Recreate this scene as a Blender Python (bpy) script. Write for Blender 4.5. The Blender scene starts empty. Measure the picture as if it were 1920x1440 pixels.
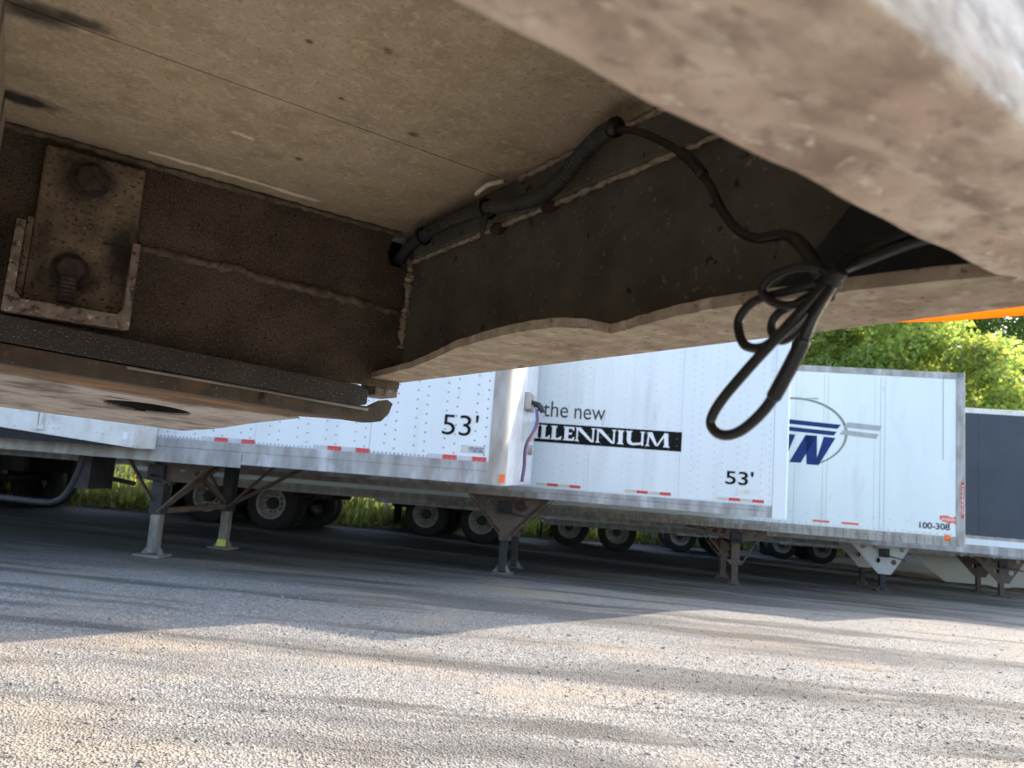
import bpy, bmesh, math, random
import numpy as np
from mathutils import Vector, Matrix

R = math.radians
random.seed(7)
rng = np.random.default_rng(7)
sc = bpy.context.scene
COL = sc.collection

# ------------------------------------------------------------------ camera
CH = 1.157                                   # eye height above the ground under the camera
p, r = R(6.87), R(4.44)
F = Vector((0, math.cos(p), math.sin(p)))
R0, U0 = Vector((1, 0, 0)), Vector((0, -math.sin(p), math.cos(p)))
CR = R0 * math.cos(r) + U0 * math.sin(r)
CU = -R0 * math.sin(r) + U0 * math.cos(r)
cam_d = bpy.data.cameras.new('camera')
cam = bpy.data.objects.new('camera', cam_d)
COL.objects.link(cam)
M = Matrix((CR, CU, -F)).transposed().to_4x4()
M.translation = (0, 0, CH)
cam.matrix_world = M
cam_d.sensor_width = 36
cam_d.lens = 36 * 1340 / 1920
cam_d.clip_start, cam_d.clip_end = 0.02, 2000
cam_d.dof.use_dof = True
cam_d.dof.focus_distance = 1.0
cam_d.dof.aperture_fstop = 11.0
sc.camera = cam

# ------------------------------------------------------------------ sky, sun, exposure
SUN_HEAD, SUN_EL = 47.0, 33.0                # heading clockwise from +Y
w = bpy.data.worlds.new('World'); sc.world = w
w.use_nodes = True
nt = w.node_tree
bg = nt.nodes['Background']
sky = nt.nodes.new('ShaderNodeTexSky')
sky.sky_type = 'NISHITA'
sky.sun_disc = False
sky.sun_elevation = R(SUN_EL)
sky.sun_rotation = R(SUN_HEAD)
sky.air_density, sky.dust_density, sky.ozone_density = 1.0, 1.6, 1.0
nt.links.new(sky.outputs[0], bg.inputs[0])
bg.inputs[1].default_value = 0.15
sd = bpy.data.lights.new('sun', 'SUN')
sd.energy = 2.25
sd.angle = R(0.55)
sd.color = (1.0, 0.91, 0.78)
sun = bpy.data.objects.new('sun', sd)
COL.objects.link(sun)
S = Vector((math.sin(R(SUN_HEAD)) * math.cos(R(SUN_EL)), math.cos(R(SUN_HEAD)) * math.cos(R(SUN_EL)), math.sin(R(SUN_EL))))
sun.rotation_euler = (-S).to_track_quat('-Z', 'Y').to_euler()
sun.location = (10, 10, 20)
vs = sc.view_settings
vs.view_transform = 'Standard'
vs.look = 'None'
vs.gamma = 1
vs.use_curve_mapping = False
vs.exposure = 1.93
sc.cycles.max_bounces = 10
sc.cycles.diffuse_bounces = 5

# ------------------------------------------------------------------ materials
MATS = {}


def mat(name, cols, scale=5.0, detail=8, rough=0.6, metal=0.0, bump=0.0, bscale=None, stretch=(1, 1, 1),
        speck=None, stains=None, stain_col=(0.02, 0.018, 0.015), spec=0.5, patch=None, band=None):
    """Noise colour ramp over object coordinates, optional specks, stains of given shape, patches and bump."""
    m = bpy.data.materials.new(name); m.use_nodes = True
    t = m.node_tree; N, L = t.nodes, t.links
    b = N['Principled BSDF']
    tc = N.new('ShaderNodeTexCoord'); mp = N.new('ShaderNodeMapping')
    mp.inputs['Scale'].default_value = stretch
    L.new(tc.outputs['Object'], mp.inputs['Vector'])

    def noise(s, d=8.0, ro=0.6, vec=mp.outputs[0]):
        n = N.new('ShaderNodeTexNoise'); n.inputs['Scale'].default_value = s
        n.inputs['Detail'].default_value = d; n.inputs['Roughness'].default_value = ro
        L.new(vec, n.inputs['Vector']); return n.outputs['Fac']

    def ramp(fac, stops):
        cr = N.new('ShaderNodeValToRGB'); e = cr.color_ramp.elements
        while len(e) < len(stops): e.new(0.5)
        for el, (pos, c) in zip(e, stops):
            el.position = pos; el.color = (*c, 1) if len(c) == 3 else c
        L.new(fac, cr.inputs[0]); return cr.outputs[0]

    def mix(fac, a, c):
        mx = N.new('ShaderNodeMix'); mx.data_type = 'RGBA'
        L.new(fac, mx.inputs[0]); L.new(a, mx.inputs[6])
        if isinstance(c, tuple): mx.inputs[7].default_value = (*c, 1)
        else: L.new(c, mx.inputs[7])
        return mx.outputs[2]

    n = len(cols)
    stops = [(0.3 + 0.4 * i / max(1, n - 1), c) for i, c in enumerate(cols)]
    col = ramp(noise(scale, detail), stops)
    if patch:                                            # (colour, scale, low, high)
        for (pc, ps, lo, hi) in patch:
            f = ramp(noise(ps, 5, 0.55), [(lo, (0, 0, 0)), (hi, (1, 1, 1))])
            col = mix(f, col, pc)
    if speck:
        for (sc_, ss, lo, hi) in speck:
            f = ramp(noise(ss, 3, 0.5), [(lo, (0, 0, 0)), (hi, (1, 1, 1))])
            col = mix(f, col, sc_)
    for st in (stains or []):
        cen, rad, amt = st[:3]
        scol = st[3] if len(st) > 3 else stain_col
        wob = N.new('ShaderNodeTexNoise'); wob.inputs['Scale'].default_value = 1.2 / max(0.004, min(rad)); wob.inputs['Detail'].default_value = 4
        L.new(tc.outputs['Object'], wob.inputs['Vector'])
        m2 = N.new('ShaderNodeVectorMath'); m2.operation = 'SUBTRACT'
        L.new(tc.outputs['Object'], m2.inputs[0]); m2.inputs[1].default_value = cen
        m3 = N.new('ShaderNodeVectorMath'); m3.operation = 'DIVIDE'
        L.new(m2.outputs[0], m3.inputs[0]); m3.inputs[1].default_value = rad
        ln = N.new('ShaderNodeVectorMath'); ln.operation = 'LENGTH'; L.new(m3.outputs[0], ln.inputs[0])
        ad = N.new('ShaderNodeMath'); ad.operation = 'ADD'; L.new(ln.outputs['Value'], ad.inputs[0]); L.new(wob.outputs['Fac'], ad.inputs[1])
        f = ramp(ad.outputs[0], [(0.0, (amt,) * 3), (1.0, (0, 0, 0))])
        mr = N.new('ShaderNodeMapRange'); L.new(ad.outputs[0], mr.inputs[0])
        mr.inputs[1].default_value, mr.inputs[2].default_value = 0.9, 1.6
        mr.inputs[3].default_value, mr.inputs[4].default_value = amt, 0.0
        col = mix(mr.outputs[0], col, scol)
    L.new(col, b.inputs['Base Color'])
    b.inputs['Metallic'].default_value = metal
    b.inputs['Specular IOR Level'].default_value = spec
    rr = N.new('ShaderNodeMapRange'); L.new(noise(scale * 2.3, 4), rr.inputs[0])
    rr.inputs[3].default_value, rr.inputs[4].default_value = max(0.05, rough - 0.12), min(1, rough + 0.12)
    L.new(rr.outputs[0], b.inputs['Roughness'])
    if bump:
        bp = N.new('ShaderNodeBump'); bp.inputs['Strength'].default_value = bump
        bp.inputs['Distance'].default_value = 0.5 / (bscale or scale)
        L.new(noise(bscale or scale, 6), bp.inputs['Height']); L.new(bp.outputs[0], b.inputs['Normal'])
    MATS[name] = m
    return m


Zc = CH                                              # local z offset of the near trailer's own parts
# near trailer
mat('dusty_deck', [(0.36, 0.285, 0.183), (0.44, 0.358, 0.24), (0.51, 0.42, 0.29)], 30, 10, 0.85, bump=0.25, bscale=120,
    patch=[((0.48, 0.38, 0.30), 6, 0.45, 0.75), ((0.31, 0.25, 0.165), 14, 0.55, 0.8), ((0.58, 0.485, 0.34), 110, 0.52, 0.72)],
    speck=[((0.25, 0.19, 0.12), 300, 0.56, 0.75)],
    stains=[((-0.028, 0.675, Zc + .336), (0.035, 0.022, 0.05), 0.85), ((0.004, 0.663, Zc + .336), (0.028, 0.012, 0.05), 0.8),
            ((-0.032, 0.866, Zc + .336), (0.04, 0.02, 0.05), 0.95), ((0.2323, 0.7984, Zc + .336), (0.006, 0.006, .05), 0.8),
            ((0.3017, 0.6474, Zc + .336), (0.007, 0.007, .05), 0.7), ((0.1603, 0.5598, Zc + .336), (0.004, 0.004, .05), 0.8),
            ((0.2152, 0.5268, Zc + .336), (0.005, 0.005, .05), 0.6), ((0.2164, 0.6304, Zc + .336), (0.003, 0.003, .05), 0.8)])
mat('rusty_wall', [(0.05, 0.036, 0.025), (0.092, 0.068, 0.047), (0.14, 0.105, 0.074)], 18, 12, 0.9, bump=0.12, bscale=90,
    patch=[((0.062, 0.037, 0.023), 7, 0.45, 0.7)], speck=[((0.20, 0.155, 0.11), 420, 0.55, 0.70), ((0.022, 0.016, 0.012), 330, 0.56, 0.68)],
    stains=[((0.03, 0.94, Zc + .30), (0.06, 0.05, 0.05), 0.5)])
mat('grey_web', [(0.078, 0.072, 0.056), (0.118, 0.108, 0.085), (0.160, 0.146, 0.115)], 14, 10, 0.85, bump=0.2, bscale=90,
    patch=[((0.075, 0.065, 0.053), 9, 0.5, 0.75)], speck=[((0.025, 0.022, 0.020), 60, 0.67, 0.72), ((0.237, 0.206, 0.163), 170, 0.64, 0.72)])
mat('pale_rail', [(0.354, 0.271, 0.201), (0.590, 0.472, 0.366), (0.755, 0.637, 0.507)], 40, 8, 0.8, bump=0.5, bscale=60,
    patch=[((0.33, 0.245, 0.195), 38, 0.50, 0.68), ((0.74, 0.645, 0.53), 52, 0.56, 0.70), ((0.649, 0.460, 0.366), 24, 0.55, 0.75), ((0.36, 0.27, 0.22), 110, 0.55, 0.70), ((0.78, 0.69, 0.57), 150, 0.60, 0.72)], stretch=(0.6, 1, 1))
mat('flange_tan', [(0.27, 0.21, 0.145), (0.37, 0.30, 0.215), (0.46, 0.38, 0.285)], 40, 9, 0.85, bump=0.4, bscale=90,
    patch=[((0.20, 0.145, 0.10), 26, 0.50, 0.72), ((0.52, 0.44, 0.34), 60, 0.56, 0.7)], speck=[((0.10, 0.07, 0.05), 200, 0.62, 0.74)])
mat('weld_cream', [(0.16, 0.13, 0.09), (0.36, 0.30, 0.22), (0.52, 0.45, 0.34)], 90, 8, 0.85, bump=0.8, bscale=220)
mat('weld_dark', [(0.07, 0.05, 0.035), (0.15, 0.115, 0.08), (0.23, 0.18, 0.13)], 90, 8, 0.85, bump=0.8, bscale=220)
mat('scraped_paint', [(0.62, 0.54, 0.40), (0.78, 0.70, 0.55)], 90, 6, 0.8)
mat('bracket_steel', [(0.12, 0.085, 0.052), (0.20, 0.15, 0.10), (0.27, 0.21, 0.145)], 40, 9, 0.85, bump=0.35, bscale=150,
    speck=[((0.05, 0.034, 0.023), 230, 0.55, 0.68), ((0.36, 0.29, 0.22), 200, 0.66, 0.72)],
    stains=[((0.04, 0.93, Zc + .292), (0.034, 0.08, 0.034), 0.9), ((0.033, 0.93, Zc + .18), (0.030, 0.08, 0.030), 0.85),
            ((0.083, 0.93, Zc + .215), (0.022, 0.06, 0.05), 0.85), ((0.005, 0.93, Zc + .20), (0.01, .06, .06), 0.5)])
mat('bracket_edge', [(0.12, 0.085, 0.065), (0.20, 0.155, 0.12), (0.27, 0.215, 0.17)], 70, 8, 0.8, bump=0.4, bscale=150,
    speck=[((0.45, 0.39, 0.32), 200, 0.62, 0.69), ((0.05, 0.035, 0.028), 110, 0.54, 0.66)])
mat('bolt_rust', [(0.028, 0.02, 0.016), (0.055, 0.037, 0.029), (0.085, 0.055, 0.043)], 120, 8, 0.9, bump=0.5, bscale=250)
mat('worn_bar', [(0.022, 0.018, 0.016), (0.042, 0.034, 0.029), (0.062, 0.051, 0.043)], 20, 9, 0.8, bump=0.3, bscale=140,
    speck=[((0.30, 0.27, 0.235), 520, 0.60, 0.72)], patch=[((0.03, 0.026, 0.024), 8, 0.4, 0.7)])
mat('coupler_underside', [(0.27, 0.24, 0.215), (0.41, 0.38, 0.355), (0.50, 0.47, 0.445)], 7, 10, 0.75, bump=0.2, bscale=40, stretch=(1.6, 0.9, 1),
    patch=[((0.15, 0.12, 0.10), 6, 0.52, 0.66), ((0.10, 0.08, 0.065), 11, 0.60, 0.68)], speck=[((0.07, 0.05, 0.035), 45, 0.66, 0.72)])
mat('coupler_rust', [(0.085, 0.045, 0.018), (0.17, 0.10, 0.048), (0.30, 0.18, 0.07)], 24, 9, 0.9, bump=0.4, bscale=90, stretch=(0.4, 1, 1),
    patch=[((0.10, 0.06, 0.035), 14, 0.5, 0.68)])
mat('coupler_edge', [(0.035, 0.027, 0.02), (0.065, 0.05, 0.036), (0.095, 0.072, 0.052)], 22, 8, 0.85, bump=0.4, bscale=120,
    patch=[((0.16, 0.085, 0.038), 16, 0.58, 0.75)], speck=[((0.26, 0.22, 0.18), 200, 0.67, 0.74)])
mat('rubber_hose', [(0.022, 0.022, 0.023), (0.04, 0.04, 0.04), (0.06, 0.056, 0.052)], 60, 6, 0.6, bump=0.15, bscale=200)
mat('cable_jacket', [(0.006, 0.0055, 0.0055), (0.010, 0.009, 0.0085), (0.018, 0.015, 0.013)], 60, 6, 0.36, bump=0.05, bscale=200)
mat('pocket_shade', [(0.012, 0.013, 0.016), (0.022, 0.024, 0.028), (0.04, 0.04, 0.04)], 14, 8, 0.7)  # near-black that stands for shade in the corner pocket
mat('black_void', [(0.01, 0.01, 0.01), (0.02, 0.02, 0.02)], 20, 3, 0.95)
mat('outer_wall', [(0.70, 0.71, 0.86), (0.76, 0.77, 0.90), (0.82, 0.83, 0.94)], 40, 8, 0.5, bump=0.1, bscale=90)
# parked trailers
mat('white_paint', stretch=(1, 1, 0.22), cols=[(0.65, 0.70, 0.71), (0.70, 0.75, 0.76), (0.73, 0.78, 0.785)], scale=1.6, detail=8, rough=0.38, bump=0.03, bscale=2.2,
    patch=[((0.58, 0.63, 0.635), 3.0, 0.54, 0.80), ((0.45, 0.46, 0.44), 7.0, 0.64, 0.80)])
mat('white_paint_b', stretch=(1, 1, 0.25), cols=[(0.64, 0.71, 0.715), (0.69, 0.76, 0.76), (0.72, 0.785, 0.78)], scale=1.2, detail=8, rough=0.35, bump=0.03, bscale=2.0, patch=[((0.58, 0.64, 0.63), 3.2, 0.56, 0.82), ((0.42, 0.44, 0.43), 8.0, 0.68, 0.82)])
mat('old_white', [(0.55, 0.54, 0.50), (0.66, 0.65, 0.61), (0.72, 0.71, 0.67)], 6, 8, 0.5, patch=[((0.42, 0.39, 0.33), 5, 0.58, 0.8)])
mat('bare_alu', [(0.23, 0.225, 0.215), (0.35, 0.345, 0.335), (0.46, 0.455, 0.45)], 6, 9, 0.55, metal=0.2, stretch=(1, 1, 0.35), bump=0.08, bscale=20,
    patch=[((0.22, 0.20, 0.175), 5, 0.50, 0.70), ((0.54, 0.55, 0.57), 3, 0.58, 0.7)])
mat('dirty_alu', [(0.24, 0.225, 0.20), (0.35, 0.335, 0.305), (0.45, 0.43, 0.40)], 6, 9, 0.6, metal=0.2, stretch=(1, 1, 0.3),
    patch=[((0.25, 0.21, 0.17), 5, 0.52, 0.7)])
mat('dirty_brown', [(0.15, 0.125, 0.10), (0.24, 0.205, 0.17), (0.33, 0.29, 0.245)], 8, 8, 0.7, stretch=(1, 1, 0.4))
mat('polished_alu', [(0.74, 0.76, 0.78), (0.82, 0.83, 0.85), (0.87, 0.88, 0.89)], 3, 6, 0.22, metal=0.25, bump=0.12, bscale=5, patch=[((0.55, 0.5, 0.42), 4, 0.6, 0.8)])
mat('rivet_grey', [(0.28, 0.30, 0.32), (0.40, 0.42, 0.44)], 9, 3, 0.45, metal=0.3)
mat('rivet_pale', [(0.42, 0.45, 0.47), (0.52, 0.55, 0.57)], 9, 3, 0.5)
mat('navy_panel', [(0.022, 0.033, 0.048), (0.03, 0.043, 0.062), (0.04, 0.054, 0.074)], 1.2, 8, 0.5, patch=[((0.04, 0.045, 0.062), 2.4, 0.55, 0.8)])
mat('black_letter', [(0.004, 0.006, 0.0055), (0.007, 0.009, 0.0085)], 6, 4, 0.7, spec=0.15)
mat('charcoal_letter', [(0.03, 0.036, 0.04), (0.05, 0.056, 0.06)], 6, 4, 0.6, spec=0.2)
mat('white_letter', [(0.72, 0.75, 0.76), (0.79, 0.81, 0.82)], 6, 4, 0.45)
mat('blue_decal', [(0.003, 0.022, 0.13), (0.005, 0.03, 0.16)], 6, 4, 0.5, spec=0.25)
mat('grey_decal', [(0.30, 0.33, 0.34), (0.40, 0.43, 0.43)], 8, 4, 0.45)
mat('olive_line', [(0.16, 0.18, 0.15), (0.26, 0.28, 0.24)], 9, 4, 0.5)
mat('red_tape', [(0.50, 0.035, 0.035), (0.62, 0.06, 0.05)], 15, 4, 0.45)
mat('red_faded', [(0.66, 0.10, 0.06), (0.72, 0.15, 0.09)], 15, 4, 0.45)
mat('silver_tape', [(0.44, 0.46, 0.48), (0.54, 0.56, 0.58)], 12, 4, 0.45)
mat('beige_tape', [(0.50, 0.48, 0.38), (0.60, 0.57, 0.46)], 12, 4, 0.5)
mat('orange_lens', [(0.80, 0.14, 0.02), (0.90, 0.20, 0.03)], 20, 3, 0.3)
mat('brown_steel', [(0.085, 0.058, 0.048), (0.125, 0.088, 0.072), (0.155, 0.112, 0.092)], 7, 9, 0.8, bump=0.15, bscale=40, patch=[((0.10, 0.055, 0.035), 5, 0.55, 0.75)])
mat('dark_steel', [(0.016, 0.016, 0.018), (0.028, 0.028, 0.031), (0.045, 0.042, 0.042)], 8, 9, 0.7, bump=0.1, bscale=40)
mat('leg_grey', [(0.10, 0.092, 0.085), (0.18, 0.165, 0.15), (0.28, 0.255, 0.225)], 12, 9, 0.75, stretch=(1, 1, 0.4))
mat('gusset_white', [(0.47, 0.46, 0.45), (0.56, 0.55, 0.54)], 6, 8, 0.6, patch=[((0.30, 0.25, 0.2), 5, 0.6, 0.75)])
mat('tyre', [(0.010, 0.011, 0.013), (0.017, 0.018, 0.02), (0.03, 0.03, 0.03)], 9, 8, 0.85, bump=0.2, bscale=40)
mat('rim_grey', [(0.20, 0.19, 0.18), (0.33, 0.315, 0.30), (0.45, 0.435, 0.415)], 9, 8, 0.6, metal=0.2)
mat('rim_rust', [(0.24, 0.11, 0.045), (0.36, 0.18, 0.08)], 9, 8, 0.75)
mat('skirt_cream', [(0.42, 0.40, 0.34), (0.48, 0.455, 0.39)], 2, 7, 0.6)
mat('hose_blue', [(0.03, 0.08, 0.30), (0.04, 0.11, 0.38)], 9, 3, 0.4)
mat('hose_red', [(0.45, 0.05, 0.06), (0.55, 0.08, 0.08)], 9, 3, 0.4)
mat('paint_yellow_green', [(0.42, 0.50, 0.06), (0.5, 0.58, 0.1)], 9, 3, 0.5)
mat('wood_post', [(0.10, 0.085, 0.07), (0.16, 0.14, 0.11)], 10, 6, 0.9)
mat('galvanised', [(0.34, 0.36, 0.36), (0.44, 0.46, 0.46)], 10, 6, 0.5, metal=0.5)
mat('bark', [(0.05, 0.04, 0.03), (0.10, 0.08, 0.06)], 6, 8, 0.95, bump=0.6, bscale=14, stretch=(1, 1, 0.25))


def attr_mat(name, attr, rough=0.85, translucent=0.0, tcol=None, dirt=None):
    m = bpy.data.materials.new(name); m.use_nodes = True
    t = m.node_tree; N, L = t.nodes, t.links
    b = N['Principled BSDF']; b.inputs['Roughness'].default_value = rough
    b.inputs['Specular IOR Level'].default_value = 0.35
    a = N.new('ShaderNodeAttribute'); a.attribute_name = attr
    L.new(a.outputs['Color'], b.inputs['Base Color'])
    if translucent:
        tr = N.new('ShaderNodeBsdfTranslucent')
        mx = N.new('ShaderNodeMix'); mx.data_type = 'RGBA'; mx.blend_type = 'MULTIPLY'; mx.inputs[0].default_value = 1
        L.new(a.outputs['Color'], mx.inputs[6]); mx.inputs[7].default_value = (*tcol, 1)
        L.new(mx.outputs[2], tr.inputs['Color'])
        ms = N.new('ShaderNodeMixShader'); ms.inputs[0].default_value = translucent
        L.new(b.outputs[0], ms.inputs[1]); L.new(tr.outputs[0], ms.inputs[2])
        L.new(ms.outputs[0], N['Material Output'].inputs['Surface'])
    MATS[name] = m
    return m


attr_mat('leaf', 'tone', 0.5, 0.6, (3.3, 3.1, 1.3))
attr_mat('weed', 'tone', 0.7, 0.45, (2.1, 2.0, 1.1))
attr_mat('stone', 'tone', 0.9)

# strap: woven orange webbing that lets sun through
m = bpy.data.materials.new('orange_webbing'); m.use_nodes = True
t = m.node_tree; N, L = t.nodes, t.links
b = N['Principled BSDF']; b.inputs['Roughness'].default_value = 0.7
wv = N.new('ShaderNodeTexWave'); wv.inputs['Scale'].default_value = 120; wv.inputs['Distortion'].default_value = 1
tc = N.new('ShaderNodeTexCoord'); L.new(tc.outputs['Object'], wv.inputs['Vector'])
cr = N.new('ShaderNodeValToRGB'); cr.color_ramp.elements[0].color = (0.95, 0.40, 0.0, 1); cr.color_ramp.elements[1].color = (1.0, 0.50, 0.004, 1)
L.new(wv.outputs['Fac'], cr.inputs[0]); L.new(cr.outputs[0], b.inputs['Base Color'])
tr = N.new('ShaderNodeBsdfTranslucent'); L.new(cr.outputs[0], tr.inputs['Color'])
ms = N.new('ShaderNodeMixShader'); ms.inputs[0].default_value = 0.55
L.new(b.outputs[0], ms.inputs[1]); L.new(tr.outputs[0], ms.inputs[2]); L.new(ms.outputs[0], N['Material Output'].inputs['Surface'])
MATS['orange_webbing'] = m

# gravel lot: grey crushed stone, tan dirt, dark damp wheel tracks
m = bpy.data.materials.new('gravel_lot'); m.use_nodes = True
t = m.node_tree; N, L = t.nodes, t.links
b = N['Principled BSDF']; b.inputs['Roughness'].default_value = 0.92
b.inputs['Specular IOR Level'].default_value = 0.25
tc = N.new('ShaderNodeTexCoord')


def gnoise(s, d, ro=0.6, scl=(1, 1, 1), rot=0):
    mp = N.new('ShaderNodeMapping'); mp.inputs['Scale'].default_value = scl; mp.inputs['Rotation'].default_value = (0, 0, rot)
    L.new(tc.outputs['Object'], mp.inputs['Vector'])
    n = N.new('ShaderNodeTexNoise'); n.inputs['Scale'].default_value = s; n.inputs['Detail'].default_value = d
    n.inputs['Roughness'].default_value = ro; L.new(mp.outputs[0], n.inputs['Vector']); return n.outputs['Fac']


def gramp(fac, stops):
    cr = N.new('ShaderNodeValToRGB'); e = cr.color_ramp.elements
    while len(e) < len(stops): e.new(0.5)
    for el, (pos, c) in zip(e, stops): el.position = pos; el.color = (*c, 1)
    L.new(fac, cr.inputs[0]); return cr.outputs[0]


def gmix(f, a, c):
    mx = N.new('ShaderNodeMix'); mx.data_type = 'RGBA'; L.new(f, mx.inputs[0]); L.new(a, mx.inputs[6])
    if isinstance(c, tuple): mx.inputs[7].default_value = (*c, 1)
    else: L.new(c, mx.inputs[7])
    return mx.outputs[2]


vor = N.new('ShaderNodeTexVoronoi'); vor.inputs['Scale'].default_value = 80
L.new(tc.outputs['Object'], vor.inputs['Vector'])
sep = N.new('ShaderNodeSeparateColor'); L.new(vor.outputs['Color'], sep.inputs[0])
c = gramp(sep.outputs[0], [(0.0, (0.15, 0.136, 0.118)), (0.45, (0.265, 0.243, 0.213)), (0.8, (0.35, 0.32, 0.28)), (1.0, (0.46, 0.42, 0.37))])
c = gmix(gramp(gnoise(0.55, 6, 0.6, (1, 1.5, 1), 0.1), [(0.50, (0, 0, 0)), (0.66, (0.75, 0.75, 0.75))]), c, (0.42, 0.325, 0.22))
c = gmix(gramp(gnoise(3.0, 5), [(0.52, (0, 0, 0)), (0.75, (0.6, 0.6, 0.6))]), c, (0.25, 0.225, 0.195))
c = gmix(gramp(gnoise(0.5, 6, 0.65, (0.22, 1.6, 1), 0.22), [(0.50, (0, 0, 0)), (0.59, (0.85, 0.85, 0.85))]), c, (0.14, 0.126, 0.11))
c = gmix(gramp(gnoise(1.1, 5, 0.6, (0.2, 1.8, 1), -0.35), [(0.52, (0, 0, 0)), (0.60, (0.8, 0.8, 0.8))]), c, (0.10, 0.086, 0.072))
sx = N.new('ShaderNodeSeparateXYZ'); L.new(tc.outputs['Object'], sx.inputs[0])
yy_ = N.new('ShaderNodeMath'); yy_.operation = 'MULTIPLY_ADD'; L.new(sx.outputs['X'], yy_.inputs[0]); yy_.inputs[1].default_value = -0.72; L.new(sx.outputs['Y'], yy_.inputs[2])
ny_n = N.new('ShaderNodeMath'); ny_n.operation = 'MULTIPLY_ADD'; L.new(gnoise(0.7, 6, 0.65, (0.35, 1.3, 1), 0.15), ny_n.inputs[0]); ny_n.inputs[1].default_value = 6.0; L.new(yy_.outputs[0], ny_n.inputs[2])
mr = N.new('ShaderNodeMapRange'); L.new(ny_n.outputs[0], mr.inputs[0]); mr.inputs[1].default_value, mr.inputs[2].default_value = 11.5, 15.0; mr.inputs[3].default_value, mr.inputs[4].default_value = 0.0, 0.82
c = gmix(mr.outputs[0], c, (0.055, 0.054, 0.054))  # shade under the parked row put into the ground colour
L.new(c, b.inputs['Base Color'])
bp = N.new('ShaderNodeBump'); bp.inputs['Strength'].default_value = 0.9; bp.inputs['Distance'].default_value = 0.012
L.new(vor.outputs['Distance'], bp.inputs['Height'])
L.new(bp.outputs[0], b.inputs['Normal'])
MATS['gravel_lot'] = m


# ------------------------------------------------------------------ mesh helpers
def catmull(pts, n=8):
    pts = [Vector(q) for q in pts]
    P = [pts[0] * 2 - pts[1]] + pts + [pts[-1] * 2 - pts[-2]]
    out = []
    for i in range(1, len(P) - 2):
        a, b_, c_, d = P[i - 1:i + 3]
        for k in range(n):
            s = k / n
            out.append(0.5 * ((2 * b_) + (c_ - a) * s + (2 * a - 5 * b_ + 4 * c_ - d) * s * s + (3 * b_ - a - 3 * c_ + d) * s ** 3))
    out.append(pts[-1])
    return out


class MB:
    def __init__(s): s.v, s.f = [], []

    def add(s, vs, fs):
        o = len(s.v); s.v += [tuple(q) for q in vs]; s.f += [tuple(i + o for i in f) for f in fs]; return s

    def box(s, x0, x1, y0, y1, z0, z1):
        return s.add([(x0, y0, z0), (x1, y0, z0), (x1, y1, z0), (x0, y1, z0), (x0, y0, z1), (x1, y0, z1), (x1, y1, z1), (x0, y1, z1)],
                     [(0, 3, 2, 1), (4, 5, 6, 7), (0, 1, 5, 4), (1, 2, 6, 5), (2, 3, 7, 6), (3, 0, 4, 7)])

    def bar(s, a, b_, w_, d_=None, up=(0, 0, 1)):
        a, b_ = Vector(a), Vector(b_); d_ = d_ or w_
        z = (b_ - a).normalized(); upv = Vector(up)
        if abs(z.dot(upv)) > 0.95: upv = Vector((0, 1, 0))
        x = z.cross(upv).normalized(); y = x.cross(z)
        vs_ = []
        for q in (a, b_):
            for sx, sy in ((-1, -1), (1, -1), (1, 1), (-1, 1)): vs_.append(q + x * sx * w_ / 2 + y * sy * d_ / 2)
        return s.add(vs_, [(0, 3, 2, 1), (4, 5, 6, 7), (0, 1, 5, 4), (1, 2, 6, 5), (2, 3, 7, 6), (3, 0, 4, 7)])

    def tube(s, path, rad, seg=8, cap=True):
        path = [Vector(q) for q in path]; n = len(path)
        rads = rad if isinstance(rad, (list, tuple)) else [rad] * n
        tn = [(path[min(i + 1, n - 1)] - path[max(i - 1, 0)]).normalized() for i in range(n)]
        nv = tn[0].cross(Vector((0.31, 0.2, 0.93)))
        if nv.length < 0.05: nv = tn[0].cross(Vector((1, 0, 0)))
        nv.normalize(); vs_, fs = [], []
        for i in range(n):
            nv = (nv - tn[i] * nv.dot(tn[i])).normalized(); bv = tn[i].cross(nv)
            for k in range(seg):
                a = 2 * math.pi * k / seg
                vs_.append(path[i] + (nv * math.cos(a) + bv * math.sin(a)) * rads[i])
        for i in range(n - 1):
            for k in range(seg):
                k2 = (k + 1) % seg
                fs.append((i * seg + k, i * seg + k2, (i + 1) * seg + k2, (i + 1) * seg + k))
        if cap: fs += [tuple(range(seg - 1, -1, -1)), tuple((n - 1) * seg + k for k in range(seg))]
        return s.add(vs_, fs)

    def lathe_y(s, prof, cx, cz, seg=28):                 # profile of (radius, y), axis along y
        vs_, fs = [], []; n = len(prof)
        for k in range(seg):
            a = 2 * math.pi * k / seg
            for rr, y in prof: vs_.append((cx + rr * math.cos(a), y, cz + rr * math.sin(a)))
        for k in range(seg):
            k2 = (k + 1) % seg
            for i in range(n - 1): fs.append((k * n + i, k * n + i + 1, k2 * n + i + 1, k2 * n + i))
        return s.add(vs_, fs)

    def build(s, name, m, parent=None, smooth=False, bevel=0, kind=None):
        me = bpy.data.meshes.new(name); me.from_pydata(s.v, [], s.f); me.update()
        return link(name, me, m, parent, smooth, bevel, kind)


def link(name, me, m, parent=None, smooth=False, bevel=0, kind=None):
    bm = bmesh.new(); bm.from_mesh(me); bmesh.ops.recalc_face_normals(bm, faces=bm.faces); bm.to_mesh(me); bm.free()
    if smooth:
        for q in me.polygons: q.use_smooth = True
    o = bpy.data.objects.new(name, me)
    me.materials.append(MATS[m])
    COL.objects.link(o)
    if parent is not None: o.parent = parent
    if bevel:
        bv = o.modifiers.new('bevel', 'BEVEL'); bv.width = bevel; bv.segments = 2; bv.limit_method = 'ANGLE'
    if kind: o['kind'] = kind
    return o


def tag(o, label, cat, group=None):
    o['label'] = label; o['category'] = cat
    if group: o['group'] = group
    return o


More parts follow.
